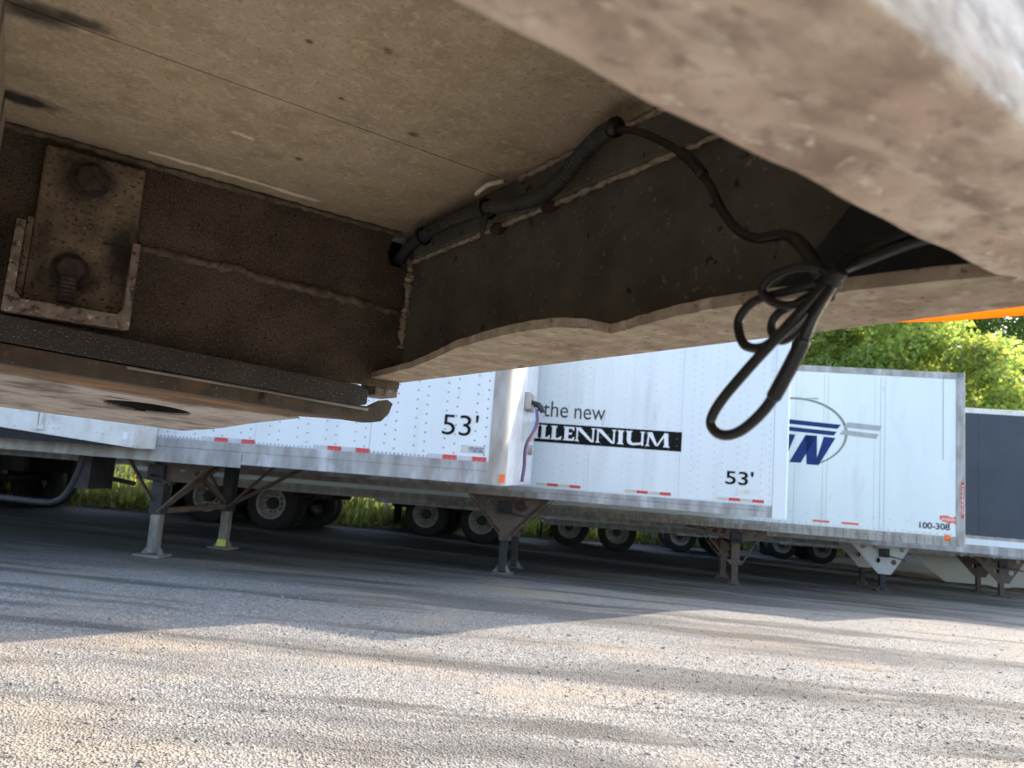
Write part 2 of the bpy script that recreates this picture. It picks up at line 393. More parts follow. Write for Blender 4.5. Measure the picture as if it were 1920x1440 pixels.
def empty(name, loc, rot=(0, 0, 0)):
    o = bpy.data.objects.new(name, None); COL.objects.link(o); o.location = loc; o.rotation_euler = rot
    o.empty_display_size = 0.3
    return o


def holed_plate(outer, holes, thick, to3d, seg=20):
    """Outline with holes, filled and given thickness. outer: 2D points; holes: lists of 2D points; to3d(a, b, d)."""
    bm = bmesh.new(); edges = []
    for loop in [outer] + holes:
        vv = [bm.verts.new((a, b_, 0)) for a, b_ in loop]
        for i in range(len(vv)): edges.append(bm.edges.new((vv[i], vv[(i + 1) % len(vv)])))
    bmesh.ops.triangle_fill(bm, use_beauty=True, use_dissolve=False, edges=edges)
    ret = bmesh.ops.extrude_face_region(bm, geom=list(bm.faces))
    for g in ret['geom']:
        if isinstance(g, bmesh.types.BMVert): g.co.z = thick
    for v_ in bm.verts: v_.co = Vector(to3d(v_.co.x, v_.co.y, v_.co.z))
    me = bpy.data.meshes.new('plate'); bm.to_mesh(me); bm.free()
    return me


def circ(cx, cy, rad, n=18, sy=1.0):
    return [(cx + rad * math.cos(2 * math.pi * k / n), cy + rad * sy * math.sin(2 * math.pi * k / n)) for k in range(n)]


def text_mesh(s, size, shear=0.0, offset=0.0):
    cu = bpy.data.curves.new('t', 'FONT'); cu.body = s; cu.size = size; cu.shear = shear; cu.offset = offset; cu.extrude = 0.0008
    o = bpy.data.objects.new('t', cu); COL.objects.link(o)
    bpy.context.view_layer.update()
    me = bpy.data.meshes.new_from_object(o.evaluated_get(bpy.context.evaluated_depsgraph_get()))
    bpy.data.objects.remove(o); bpy.data.curves.remove(cu)
    return me


def put_text(name, s, x0, x1, z0, z1, y, m, parent, shear=0.0, offset=0.0, vertical=False):
    """Lettering fitted into x0..x1, z0..z1 on a wall facing -y."""
    me = text_mesh(s, 1.0, shear, offset)
    co = np.empty(len(me.vertices) * 3); me.vertices.foreach_get('co', co); co = co.reshape(-1, 3)
    mn, mx = co.min(0), co.max(0)
    q = (co - mn) / np.maximum(mx - mn, 1e-9)
    out = np.empty_like(co)
    if vertical:
        out[:, 0] = x0 + (x1 - x0) * (1 - q[:, 1]); out[:, 2] = z0 + (z1 - z0) * q[:, 0]
    else:
        out[:, 0] = x0 + (x1 - x0) * q[:, 0]; out[:, 2] = z0 + (z1 - z0) * q[:, 1]
    out[:, 1] = y - 0.0015 * (q[:, 2])
    me.vertices.foreach_set('co', out.ravel()); me.update()
    return link(name, me, m, parent)


def poly_decal(name, polys, y, m, parent, thick=0.0015):
    mb = MB()
    for pl in polys:
        n = len(pl)
        mb.add([(a, y, b_) for a, b_ in pl] + [(a, y - thick, b_) for a, b_ in pl],
               [tuple(range(n - 1, -1, -1)), tuple(range(n, 2 * n))] + [(i, (i + 1) % n, n + (i + 1) % n, n + i) for i in range(n)])
    return mb.build(name, m, parent)


# ------------------------------------------------------------------ ground
def sstep(a, b_, x):
    t_ = np.clip((x - a) / (b_ - a), 0, 1); return t_ * t_ * (3 - 2 * t_)


def gz(X, Y):
    X = np.asarray(X, float); Y = np.asarray(Y, float)
    xf, yf = np.clip(X, -25, 35), np.clip(Y, -6, 30)
    far = -0.033 * xf - 0.033 * yf
    near = -0.093 - 0.020 * xf - 0.008 * yf
    near = near * sstep(-1.5, 3, Y) + 0.0
    w_ = sstep(7, 12, Y)
    return near * (1 - w_) + far * w_


def gzr(X, Y):                                          # with small ruts and hollows
    X = np.asarray(X, float); Y = np.asarray(Y, float)
    u = Y + 0.2 * X
    return gz(X, Y) + 0.012 * np.sin(1.7 * u + 0.6 * np.sin(0.9 * X)) * np.cos(0.7 * X + 0.5 * Y) + 0.006 * np.sin(4.1 * X + 1.3 * Y) * np.sin(3.3 * Y - X)


xs = np.unique(np.concatenate([np.linspace(-600, -40, 15), np.linspace(-40, -8, 40), np.linspace(-8, 12, 170), np.linspace(12, 45, 40), np.linspace(45, 600, 15)]))
ys = np.unique(np.concatenate([np.linspace(-300, -8, 12), np.linspace(-8, 1, 30), np.linspace(1, 18, 170), np.linspace(18, 60, 50), np.linspace(60, 900, 16)]))
GX, GY = np.meshgrid(xs, ys, indexing='ij')
GZ = gzr(GX, GY)
nv_, ny_ = GX.size, len(ys)
verts = np.stack([GX.ravel(), GY.ravel(), GZ.ravel()], 1)
ii = (np.arange(len(xs) - 1)[:, None] * ny_ + np.arange(ny_ - 1)[None, :]).ravel()
faces = np.stack([ii, ii + ny_, ii + ny_ + 1, ii + 1], 1)
me = bpy.data.meshes.new('ground'); me.from_pydata(verts.tolist(), [], faces.tolist()); me.update()
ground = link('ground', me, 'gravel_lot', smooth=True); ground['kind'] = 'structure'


def scatter(name, base_v, base_f, pos, scl, rotm, cols, m, kind='stuff', parent=None, smooth=False):
    """Many small copies of one shape in one mesh, a colour for each copy."""
    n, k = len(pos), len(base_v)
    bv = np.asarray(base_v, float)
    v_ = np.einsum('nij,kj->nki', rotm, bv) * scl[:, None, :] if scl.ndim == 2 else np.einsum('nij,kj->nki', rotm, bv) * scl[:, None, None]
    v_ = v_ + pos[:, None, :]
    bf = np.asarray(base_f)
    f_ = (bf[None] + (np.arange(n) * k)[:, None, None]).reshape(-1, bf.shape[1])
    me = bpy.data.meshes.new(name)
    me.vertices.add(n * k); me.vertices.foreach_set('co', v_.ravel())
    nl = f_.size; me.loops.add(nl); me.loops.foreach_set('vertex_index', f_.ravel().astype(np.int32))
    me.polygons.add(len(f_)); me.polygons.foreach_set('loop_start', np.arange(0, nl, bf.shape[1], dtype=np.int32))
    me.update(calc_edges=True)
    at = me.color_attributes.new('tone', 'FLOAT_COLOR', 'POINT')
    at.data.foreach_set('color', np.repeat(np.concatenate([cols, np.ones((n, 1))], 1), k, 0).ravel())
    if smooth:
        for q in me.polygons: q.use_smooth = True
    o = bpy.data.objects.new(name, me); me.materials.append(MATS[m]); COL.objects.link(o)
    if kind: o['kind'] = kind
    if parent is not None: o.parent = parent
    return o


def rand_rot(n):
    q = rng.normal(size=(n, 4)); q /= np.linalg.norm(q, axis=1)[:, None]
    a, b_, c_, d = q.T
    return np.stack([np.stack([1 - 2 * (c_ * c_ + d * d), 2 * (b_ * c_ - a * d), 2 * (b_ * d + a * c_)], 1),
                     np.stack([2 * (b_ * c_ + a * d), 1 - 2 * (b_ * b_ + d * d), 2 * (c_ * d - a * b_)], 1),
                     np.stack([2 * (b_ * d - a * c_), 2 * (c_ * d + a * b_), 1 - 2 * (b_ * b_ + c_ * c_)], 1)], 1)


octa_v = [(1, 0.1, 0), (-0.9, -0.2, 0.1), (0.1, 0.85, -0.1), (-0.1, -0.9, 0), (0.2, 0.1, 0.8), (-0.1, 0, -0.8)]
octa_f = [(0, 2, 4), (2, 1, 4), (1, 3, 4), (3, 0, 4), (2, 0, 5), (1, 2, 5), (3, 1, 5), (0, 3, 5)]
NS = 150000
yy = 1.0 / (1 / 11.0 + rng.random(NS) * (1 / 1.9 - 1 / 11.0))
xx = (rng.random(NS) * 2 - 1) * (0.95 * yy + 0.4)


def field(x, y, k, seed, ang=0.0, sq=1.0):
    """Smooth random field between about 0 and 1, stretched along a heading."""
    g = np.random.default_rng(seed); ca, sa = math.cos(ang), math.sin(ang)
    u, v = (x * ca + y * sa) * sq, -x * sa + y * ca
    out = np.zeros_like(x)
    for q in range(14):
        th = g.random() * 6.283; f = k * (0.6 + 1.6 * g.random())
        out += np.sin(f * (u * math.cos(th) + v * math.sin(th)) + g.random() * 6.283) / (0.7 + f / k)
    return 0.5 + out / 8.0


dirt = sstep(0.54, 0.74, field(xx, yy, 1.5, 3, 0.1, 0.6))            # tan fines packed over the stone
track = sstep(0.56, 0.72, field(xx, yy, 1.7, 11, -0.18, 0.25))       # dark wheel tracks
bare = sstep(0.5, 0.8, field(xx, yy, 4.0, 23))
keep = (yy - 0.72 * xx < 8.3 + rng.normal(0, 0.8, NS)) & (rng.random(NS) > 0.62 * dirt + 0.35 * bare) & (rng.random(NS) > 0.5 * sstep(5.5, 8, yy))
xx, yy, dirt, track = xx[keep], yy[keep], dirt[keep], track[keep]; n_ = len(xx)
rad = 0.0026 + 0.0055 * rng.random(n_) ** 2.2 + (0.003 + 0.010 * rng.random(n_)) * (rng.random(n_) < 0.015)
tone = rng.choice([0.17, 0.24, 0.285, 0.33, 0.42], n_, p=[0.13, 0.25, 0.3, 0.22, 0.10])
warm = np.clip(rng.random(n_) * 0.8 + 0.5 * dirt, 0, 1)[:, None]
cols = tone[:, None] * ((1 - warm) * np.array([1.0, 0.97, 0.93]) + warm * np.array([1.06, 0.96, 0.81])) * (1 - 0.28 * track)[:, None]
pos = np.stack([xx, yy, gzr(xx, yy) + rad * 0.25], 1)
scl = rad[:, None] * np.stack([0.8 + 0.6 * rng.random(n_), 0.7 + 0.5 * rng.random(n_), 0.5 + 0.3 * rng.random(n_)], 1)
gv = scatter('gravel', octa_v, octa_f, pos, scl, rand_rot(n_), cols, 'stone')
tag(gv, 'loose grey and tan crushed stone strewn over the lot', 'gravel')

# ------------------------------------------------------------------ wheels shared by the parked trailers
def wheel_meshes():
    t_ = MB()
    prof = lambda y0: [(0.29, y0), (0.40, y0 - 0.012), (0.475, y0 + 0.005), (0.50, y0 + 0.04), (0.50, y0 + 0.22), (0.475, y0 + 0.255), (0.40, y0 + 0.27), (0.29, y0 + 0.26), (0.29, y0)]
    t_.lathe_y(prof(0.0), 0, 0, 32); t_.lathe_y(prof(0.32), 0, 0, 32)
    rim = MB()
    rim.lathe_y([(0.295, -0.004), (0.275, -0.012), (0.262, 0.004), (0.25, 0.05), (0.235, 0.12), (0.13, 0.145), (0.12, 0.11), (0.0, 0.11)], 0, 0, 28)
    hub = MB()
    hub.lathe_y([(0.115, 0.13), (0.11, 0.03), (0.085, 0.0), (0.0, -0.005)], 0, 0, 14)
    for k in range(10):
        a = 2 * math.pi * k / 10
        hub.lathe_y([(0.016, 0.14), (0.016, 0.10), (0.0, 0.095)], 0.17 * math.cos(a), 0.17 * math.sin(a), 6)
    out = []
    for n, mb in (('tyre', t_), ('rim', rim), ('hub', hub)):
        me = bpy.data.meshes.new(n); me.from_pydata(mb.v, [], mb.f); me.update()
        for q in me.polygons: q.use_smooth = True
        out.append(me)
    return out


WT, WR, WH = wheel_meshes()
WT.materials.append(MATS['tyre']); WR.materials.append(MATS['rim_grey']); WH.materials.append(MATS['dark_steel'])
WR2 = WR.copy(); WR2.materials.clear(); WR2.materials.append(MATS['rim_rust'])


def wheel(parent, x, y, z, flip=False, rust=False):
    e = bpy.data.objects.new('wheel', None); COL.objects.link(e); e.parent = parent; e.location = (x, y, z)
    e.empty_display_size = 0.2
    if flip: e.rotation_euler = (0, 0, math.pi)
    for nm, me in (('tyre', WT), ('rim', WR2 if rust else WR), ('hub', WH)):
        o = bpy.data.objects.new(nm, me); COL.objects.link(o); o.parent = e
    return e


RV = [(0, -0.006, 0)] + [(math.cos(a), 0.0, math.sin(a)) for a in [2 * math.pi * k / 5 for k in range(5)]]


def rivets(parent, pts, rad=0.010, m='rivet_grey'):
    mb = MB()
    for x, z in pts:
        o = len(mb.v)
        mb.v.append((x, -0.012, z))
        for k in range(5):
            a = 2 * math.pi * k / 5; mb.v.append((x + rad * math.cos(a), -0.0045, z + rad * math.sin(a)))
        for k in range(5): mb.f.append((o, o + 1 + k, o + 1 + (k + 1) % 5))
    return mb.build('rivets', m, parent, kind='stuff')


def trailer(name, cx, cy, zrail, tau, s, L_, H, opt):
    """Semi-trailer box. Local x to the nose, y away from the viewer, z up; origin on the ground under the nose corner."""
    g0 = float(gz(cx, cy))
    root = empty(name, (cx, cy, g0), (0, -s, -R(tau)))
    B = zrail - g0                                        # bottom of side rail
    T_ = B + H
    ct, st_ = math.cos(R(tau)), math.sin(R(tau))

    def ground_at(x, y):                                  # local height of the lot under a local spot
        wx = cx + ct * x + st_ * y; wy = cy - st_ * x + ct * y
        return float(gz(wx, wy)) - g0 - math.sin(s) * x
    W_ = 2.6
    rt = opt.get('rail', 0.15); top = opt.get('top', 0.10)
    pan = opt.get('paint', 'white_paint'); railm = opt.get('railm', 'bare_alu')
    cr_ = opt.get('corner', 0.04)
    # box behind the skins
    MB().box(-L_, -cr_, 0.006, W_ - 0.006, B + 0.05, T_ - 0.02).build('box_core', pan, root)
    # side skins, one by one
    pw = opt.get('panel', 1.22); x = -cr_ - opt.get('post', 0.06)
    xe = x
    k = 0
    while x > -L_ + 0.2:
        x0 = max(-L_, x - pw)
        MB().box(x0 + 0.002, x - 0.002, -0.004 - 0.0015 * (k % 2), 0.005, B + rt - 0.01, T_ - top + 0.01).build('side_panel', opt.get('panelm', pan), root)
        x = x0; k += 1
    # rails
    rl = MB(); prof = [(0.004, B), (-0.014, B), (-0.014, B + 0.018), (-0.008, B + 0.025), (-0.008, B + rt * 0.55), (-0.012, B + rt * 0.6), (-0.012, B + rt - 0.01), (-0.006, B + rt), (0.004, B + rt)]
    n = len(prof)
    rl.add([(-L_, a, b_) for a, b_ in prof] + [(-cr_, a, b_) for a, b_ in prof],
           [tuple(range(n)), tuple(range(2 * n - 1, n - 1, -1))] + [(i, (i + 1) % n, n + (i + 1) % n, n + i) for i in range(n)])
    rl.build('bottom_rail', railm, root)
    MB().box(-L_, -cr_, W_ - 0.004, W_ + 0.014, B, B + rt).build('bottom_rail', railm, root)
    MB().box(-L_, -cr_ + 0.001, -0.016, 0.03, T_ - top, T_ + 0.006).build('top_rail', opt.get('topm', 'bare_alu'), root, bevel=0.006)
    MB().box(-L_, -cr_, 0.031, W_ - 0.02, T_ - 0.019, T_).build('roof', 'white_paint', root)
    # nose and front corner posts
    for yy_, sg in ((0.0, 1), (W_, -1)):
        arc = [(-cr_ + cr_ * math.sin(a), yy_ + sg * (cr_ - cr_ * math.cos(a)) - sg * 0.016 * math.cos(a)) for a in np.linspace(0, math.pi / 2, 7)]
        pf = [(-cr_ - opt.get('post', 0.06), yy_ - sg * 0.016)] + arc + [(-cr_ - 0.01, yy_ + sg * cr_), (-cr_ - opt.get('post', 0.06), yy_ + sg * 0.01)]
        n = len(pf); mb = MB()
        mb.add([(a, b_, B - 0.002) for a, b_ in pf] + [(a, b_, T_ + 0.009) for a, b_ in pf],
               [tuple(range(n)), tuple(range(2 * n - 1, n - 1, -1))] + [(i, (i + 1) % n, n + (i + 1) % n, n + i) for i in range(n)])
        mb.build('corner_post', opt.get('postm', 'bare_alu'), root)
    nose = MB().box(-cr_, 0.0, cr_ + 0.001, W_ - cr_ - 0.001, B, T_ + 0.004).build('nose_panel', opt.get('nosem', pan), root)
    # underside: floor beams
    MB().box(-L_, -0.02, 0.02, W_ - 0.02, B + 0.051, B + 0.09).build('floor', 'dark_steel', root)
    xx_ = -0.3
    while xx_ > -L_:
        if xx_ > -9: MB().box(xx_ - 0.02, xx_ + 0.02, 0.03, W_ - 0.03, B - 0.0 if False else B + 0.004, B + 0.05).build('floor_beam', 'dark_steel', root)
        xx_ -= 0.62 if xx_ > -6 else 1.2
    # rivets
    pts = []
    sty = opt.get('rivets', 'posts')
    if sty == 'posts':
        xq = -cr_ - opt.get('post', 0.06) - 0.05; q = 0
        while xq > -6.2:
            for zz in np.arange(B + rt + 0.06, T_ - top - 0.05, 0.092):
                pts.append((xq, zz))
                if q % 1 == 0: pts.append((xq - 0.105, zz + 0.046))
            xq -= 0.305; q += 1
        pts += [(xq_, B + rt + 0.012) for xq_ in np.arange(-6.5, -0.12, 0.042)]
    else:
        for xs_ in opt['seams']:
            for dx in (-0.035, 0.035):
                pts += [(xs_ + dx, zz) for zz in np.arange(B + rt + 0.03, T_ - top - 0.02, 0.04)]
        pts += [(xq_, B + rt + 0.03) for xq_ in np.arange(-5.5, -0.12, 0.11)]
        pts += [(xq_, B + rt + 0.2) for xq_ in np.arange(-5.5, -0.12, 0.27)]
    rivets(root, pts, opt.get('rr', 0.012), opt.get('rivm', 'rivet_grey'))
    # tape
    for (xa, z_, pattern) in opt.get('tape', []):
        for q, (wd, mm) in enumerate(pattern):
            if mm: MB().box(xa, xa + wd - 0.004, -0.0085, -0.0055, B + z_, B + z_ + opt.get('tapeh', 0.045)).build('reflective_tape', mm, root)
            xa += wd
    # rail segment plates and stake pockets
    for (xa, xb, dz, mm) in opt.get('rail_plates', []):
        MB().box(xa, xb, -0.020, -0.0145, B - dz, B + rt * 0.5).build('rail_plate', mm, root, bevel=0.006)
    if 'ribs' in opt:
        xr = -0.1
        while xr > -9:
            MB().box(xr - 0.012, xr + 0.012, -0.022, -0.0145, B + 0.004, B + rt * 0.95).build('rail_rib', railm, root)
            xr -= opt['ribs']
    # landing gear
    g = opt.get('gear')
    if g:
        lx, ly, sp, sty = g
        gm = {'frame': 'brown_steel', 'arch': 'brown_steel', 'holes': 'brown_steel', 'white': 'gusset_white', 'brown': 'brown_steel'}[sty]
        for q, y in enumerate((ly, ly + sp)):
            gz_ = ground_at(lx, y)
            mid = gz_ + (B - gz_) * (0.42 if sty != 'white' else 0.5)
            leg = MB().box(lx - 0.075, lx + 0.075, y - 0.07, y + 0.07, mid, B + 0.05).build('leg', {'frame': 'dark_steel', 'white': 'dark_steel'}.get(sty, gm), root, bevel=0.01)
            MB().box(lx - 0.055, lx + 0.055, y - 0.05, y + 0.05, gz_ + 0.03, mid).build('inner_leg', 'dark_steel' if sty in ('white', 'arch') else ('leg_grey' if sty == 'frame' else 'brown_steel'), leg, bevel=0.008)
            ft = MB(); ft.box(lx - 0.15, lx + 0.15, y - 0.13, y + 0.13, gz_ - 0.005, gz_ + 0.02)
            for sx in (-1, 1):
                ft.add([(lx + sx * 0.055, y - 0.02, gz_ + 0.02), (lx + sx * 0.13, y - 0.02, gz_ + 0.02), (lx + sx * 0.055, y - 0.02, gz_ + 0.12),
                        (lx + sx * 0.055, y + 0.02, gz_ + 0.02), (lx + sx * 0.13, y + 0.02, gz_ + 0.02), (lx + sx * 0.055, y + 0.02, gz_ + 0.12)],
                       [(0, 1, 2), (5, 4, 3), (0, 3, 4, 1), (1, 4, 5, 2), (2, 5, 3, 0)])
            ft.build('foot', 'leg_grey' if sty in ('frame', 'arch') else 'brown_steel', leg)
            if opt.get('paint_foot') and q == 1:
                MB().box(lx - 0.06, lx + 0.06, y - 0.056, y - 0.0505, gz_ + 0.03, gz_ + 0.12).build('painted_mark', 'paint_yellow_green', leg)
            yo = y - 0.074
            t3 = lambda a, b_, d, yo=yo: (lx + a, yo - d, b_)
            if sty == 'frame':
                MB().bar((lx - 0.42, yo, B), (lx - 0.05, yo, B - 0.48), 0.05, 0.02).build('brace', gm, root)
                MB().bar((lx + 0.66, yo, B - 0.0), (lx + 0.05, yo, B - 0.60), 0.07, 0.02).build('brace', gm, root)
                if q == 0: link('gusset', holed_plate([(0.04, B), (0.72, B), (0.5, B - 0.12), (0.06, B - 0.30)], [circ(0.28, B - 0.09, 0.055)], 0.01, t3), gm, root)
            elif sty == 'arch':
                link('gusset', holed_plate([(-0.55, B), (0.62, B), (0.40, B - 0.17), (0.08, B - 0.52), (-0.08, B - 0.50), (-0.36, B - 0.17)],
                                           [circ(0.22, B - 0.13, 0.10, sy=0.85), circ(-0.22, B - 0.13, 0.075)], 0.01, t3), gm, root)
                MB().bar((lx - 0.55, yo - .006, B - 0.02), (lx - 0.06, yo - .006, B - 0.56), 0.05, 0.014).build('brace', gm, root)
                MB().bar((lx + 0.62, yo - .006, B - 0.02), (lx + 0.06, yo - .006, B - 0.62), 0.05, 0.014).build('brace', gm, root)
            elif sty == 'holes':
                link('gusset', holed_plate([(-0.72, B), (0.52, B), (0.52, B - 0.14), (0.36, B - 0.21), (-0.05, B - 0.22), (-0.72, B - 0.12)],
                                           [circ(-0.55, B - 0.06, 0.035), circ(-0.37, B - 0.075, 0.048), circ(-0.22, B - 0.075, 0.05), circ(0.04, B - 0.07, 0.055), circ(0.30, B - 0.09, 0.052)], 0.01, t3), gm, root)
                MB().bar((lx - 0.52, yo - .006, B - 0.15), (lx - 0.09, yo - .006, B - 0.62), 0.05, 0.02).build('brace', gm, root)
                MB().bar((lx + 0.36, yo - .006, B - 0.2), (lx + 0.09, yo - .006, B - 0.64), 0.05, 0.02).build('brace', gm, root)
                MB().box(lx - 0.11, lx + 0.11, yo - 0.02, yo, B - 0.64, B - 0.56).build('clamp', gm, root)
            else:
                link('gusset', holed_plate([(-0.68, B), (0.55, B), (0.15, B - 0.62), (-0.11, B - 0.62)],
                                           [circ(-0.42, B - 0.075, 0.05), circ(-0.18, B - 0.075, 0.05), circ(-0.12, B - 0.34, 0.055), circ(0.36, B - 0.08, 0.05), circ(0.20, B - 0.36, 0.06)], 0.01, t3), gm, root)
        yb = ly + sp
        gbx = MB().box(lx - 0.10, lx + 0.10, ly - 0.15, ly - 0.092, B - 0.26, B - 0.08).build('gearbox', 'dark_steel', root, bevel=0.01)
        MB().tube([(lx, ly - 0.15, B - 0.2), (lx, ly - 0.24, B - 0.2), (lx + 0.02, ly - 0.25, B - 0.22), (lx + 0.3, ly - 0.25, B - 0.27), (lx + 0.32, ly - 0.27, B - 0.27), (lx + 0.32, ly - 0.36, B - 0.27)], 0.014, 6).build('crank', 'dark_steel', root)
        if sty == 'frame':
            MB().bar((lx, ly + 0.071, B - 0.60), (lx, yb - 0.071, B - 0.60), 0.06).build('cross_tube', gm, root)
            MB().bar((lx, ly + 0.071, B - 0.56), (lx, yb - 0.3, B - 0.08), 0.05).build('cross_brace', gm, root)
            MB().bar((lx, yb - 0.071, B - 0.56), (lx, ly + 0.5, B - 0.08), 0.05).build('cross_brace', gm, root)
            MB().bar((lx + 1.0, yb + 0.1, B), (lx + 0.05, yb + 0.0, B - 0.58), 0.045).build('brace', gm, root)
        else:
            MB().bar((lx, ly + 0.071, B - 0.30), (lx, yb - 0.071, B - 0.30), 0.05).build('cross_tube', 'dark_steel', root)
    # tandem axles
    if 'axles' in opt:
        bog = MB()
        a0 = opt['axles']
        for q, ax in enumerate(a0):
            for y, fl in ((0.05, False), (W_ - 0.05, True)):
                zc = ground_at(ax, y) + 0.497
                wheel(root, ax, y, zc, fl, opt.get('rust') == q)
            zc = ground_at(ax, 1.3) + 0.49
            MB().tube([(ax, 0.12, zc), (ax, W_ - 0.12, zc)], 0.06, 10).build('axle', 'dark_steel', root)
        for y in (0.75, W_ - 0.75):
            zb = ground_at(sum(a0) / 2, y)
            bog.box(min(a0) - 1.0, max(a0) + 0.9, y - 0.06, y + 0.06, zb + 0.62, B + 0.055)
        bog.build('axle_frame', 'dark_steel', root)
        for y in (0.35, W_ - 0.35):
            xm = min(a0) - 0.75; zb = ground_at(xm, y)
            MB().box(xm - 0.006, xm + 0.006, y - 0.3, y + 0.3, zb + 0.2, B + 0.02).build('mud_flap', 'tyre', root)
    return root, B, T_


# ------------------------------------------------------------------ parked row
ROW = 'semi-trailers parked in a slanted row'
def s4(a, m1, m2): return [(a, m1), (a, m2), (a, m1), (a, m2)]


# trailer with cables on its shiny nose
o, B, T_ = trailer('semi_trailer', -0.001, 7.0, 1.002, 8, 0.0, 15.0, 3.06,
                   dict(rail=0.22, post=0.07, corner=0.10, nosem='polished_alu', postm='dirty_alu', gear=(-3.97, 0.62, 1.5, 'frame'), paint_foot=True,
                        axles=(-13.6, -12.35),
                        tape=[(-0.78, 0.215, s4(0.148, 'silver_tape', 'red_tape')), (-1.97, 0.215, s4(0.148, 'silver_tape', 'red_tape')), (-3.19, 0.215, s4(0.148, 'silver_tape', 'red_tape'))],
                        rail_plates=[(-9.0, -2.72, 0.035, 'bare_alu')]))
tag(o, 'white trailer with shiny bare metal nose carrying blue and red air lines', 'trailer', ROW)
put_text('length_marking', "53'", -0.66, -0.30, B + .455, B + .665, -0.0075, 'black_letter', o)
MB().box(-0.455, -0.215, -0.0085, -0.006, B + .29, B + .365).build('maker_label', 'silver_tape', o)
put_text('maker_lettering', 'manac', -0.37, -0.225, B + .30, B + .35, -0.009, 'charcoal_letter', o)
MB().box(-0.44, -0.39, -0.0105, -0.009, B + .305, B + .35).build('maker_mark', 'beige_tape', o)
MB().box(-0.05, 0.006, -0.024, -0.0165, B + .03, B + .11).build('marker_light', 'orange_lens', o, bevel=0.004)
# gladhand box and air lines on the nose
gb = MB(); gb.box(0.0005, 0.07, 1.15, 1.6, B + .86, B + 1.06); gb.build('gladhand_box', 'dirty_alu', o, bevel=0.01)
gd = MB(); gd.tube([(0.07, 1.25, B + .95), (0.16, 1.25, B + .93), (0.18, 1.25, B + .86)], 0.03, 8); gd.build('gladhand', 'dark_steel', o, smooth=True)
gd = MB(); gd.tube([(0.07, 1.5, B + .95), (0.16, 1.5, B + .93), (0.18, 1.5, B + .86)], 0.03, 8); gd.build('gladhand', 'dark_steel', o, smooth=True)
for mm, y0, y1 in (('hose_blue', 1.2, 1.05), ('hose_red', 1.4, 1.15), ('rubber_hose', 1.3, 0.95)):
    MB().tube(catmull([(0.13, y0, B + .88), (0.15, y0 - 0.05, B + .7), (0.07, y1, B + .45), (0.06, y1 + 0.03, B + .2), (0.05, y1, B + 0.04)], 6), 0.010, 6).build('air_line', mm, o, smooth=True)
rd = MB(); rd.tube([(0.0005, 1.9, B + .42), (0.05, 1.9, B + .42)], 0.06, 14); rd.build('socket', 'dirty_alu', o)
# white cabinet hung on the side, its lower edge dropping toward the nose
ya, yb_ = -0.35, -0.02
co_ = [(-6.6, .295), (-3.68, .086), (-3.68, .92), (-6.6, 1.13)]
mb = MB(); mb.add([(a, ya, B + b_) for a, b_ in co_] + [(a, yb_, B + b_) for a, b_ in co_], [(0, 1, 2, 3), (7, 6, 5, 4), (0, 4, 5, 1), (1, 5, 6, 2), (2, 6, 7, 3), (3, 7, 4, 0)])
cab = mb.build('side_cabinet', 'old_white', o)
mb = MB(); dk = [(-6.6, .085), (-3.80, .086), (-3.85, .094), (-6.6, .288)]
mb.add([(a, ya + .012, B + b_) for a, b_ in dk] + [(a, yb_ - .002, B + b_) for a, b_ in dk], [(0, 1, 2, 3), (7, 6, 5, 4), (0, 4, 5, 1), (1, 5, 6, 2), (2, 6, 7, 3), (3, 7, 4, 0)])
mb.build('gap_shade_wedge', 'black_void', cab)  # black wedge put in for the shadowed gap below the cabinet
lt = MB(); lt.box(-4.79, -4.765, ya - .03, ya - .0005, B + .19, B + .40); lt.box(-4.84, -4.79, ya - .018, ya - .0005, B + .2, B + .24); lt.box(-4.765, -4.70, ya - .022, ya - .0005, B + .2, B + .25); lt.box(-4.75, -4.72, ya - .028, ya - .0005, B + .25, B + .40)
lt.build('latch', 'old_white', cab, bevel=.003)
MB().box(-3.82, -3.77, ya - .003, ya - .0005, B + .165, B + .235).build('sticker', 'white_letter', cab)
MB().box(-3.735, -3.695, ya - .012, ya - .0005, B + .095, B + .9).build('edge_strip', 'old_white', cab)
mb = MB()
for xx_, zz in ((-5.12, .25), (-5.04, .245), (-4.6, .25), (-4.54, .247), (-4.12, .235), (-4.05, .23), (-5.3, .26), (-4.66, .3)): mb.lathe_y([(0.014, ya - .0005), (0.011, ya - .006), (0, ya - .008)], xx_, B + zz - .02, 6)
mb.build('rivets', 'old_white', cab, kind='stuff')
# bent tube carrier under the trailer
tp = catmull([(-6.6, 0.25, B - 0.0), (-6.62, 0.25, B - .42), (-6.55, 0.25, B - .52), (-6.3, 0.25, B - .55), (-5.2, 0.25, B - .58), (-4.95, 0.25, B - .56), (-4.82, 0.25, B - .45), (-4.72, 0.25, B - .2), (-4.70, 0.25, B + 0.01)], 6)
MB().tube(tp, 0.035, 8).build('spare_carrier', 'dark_steel', o, smooth=True)
MB().tube(catmull([(-5.3, 0.9, B - .32), (-4.9, 0.9, B - .30), (-4.5, 0.9, B - .34)], 4), 0.03, 6).build('air_pipe', 'dark_steel', o)
MB().box(-4.95, -4.78, 0.5, 0.9, B - .42, B - .0).build('spare_bracket', 'dark_steel', o)

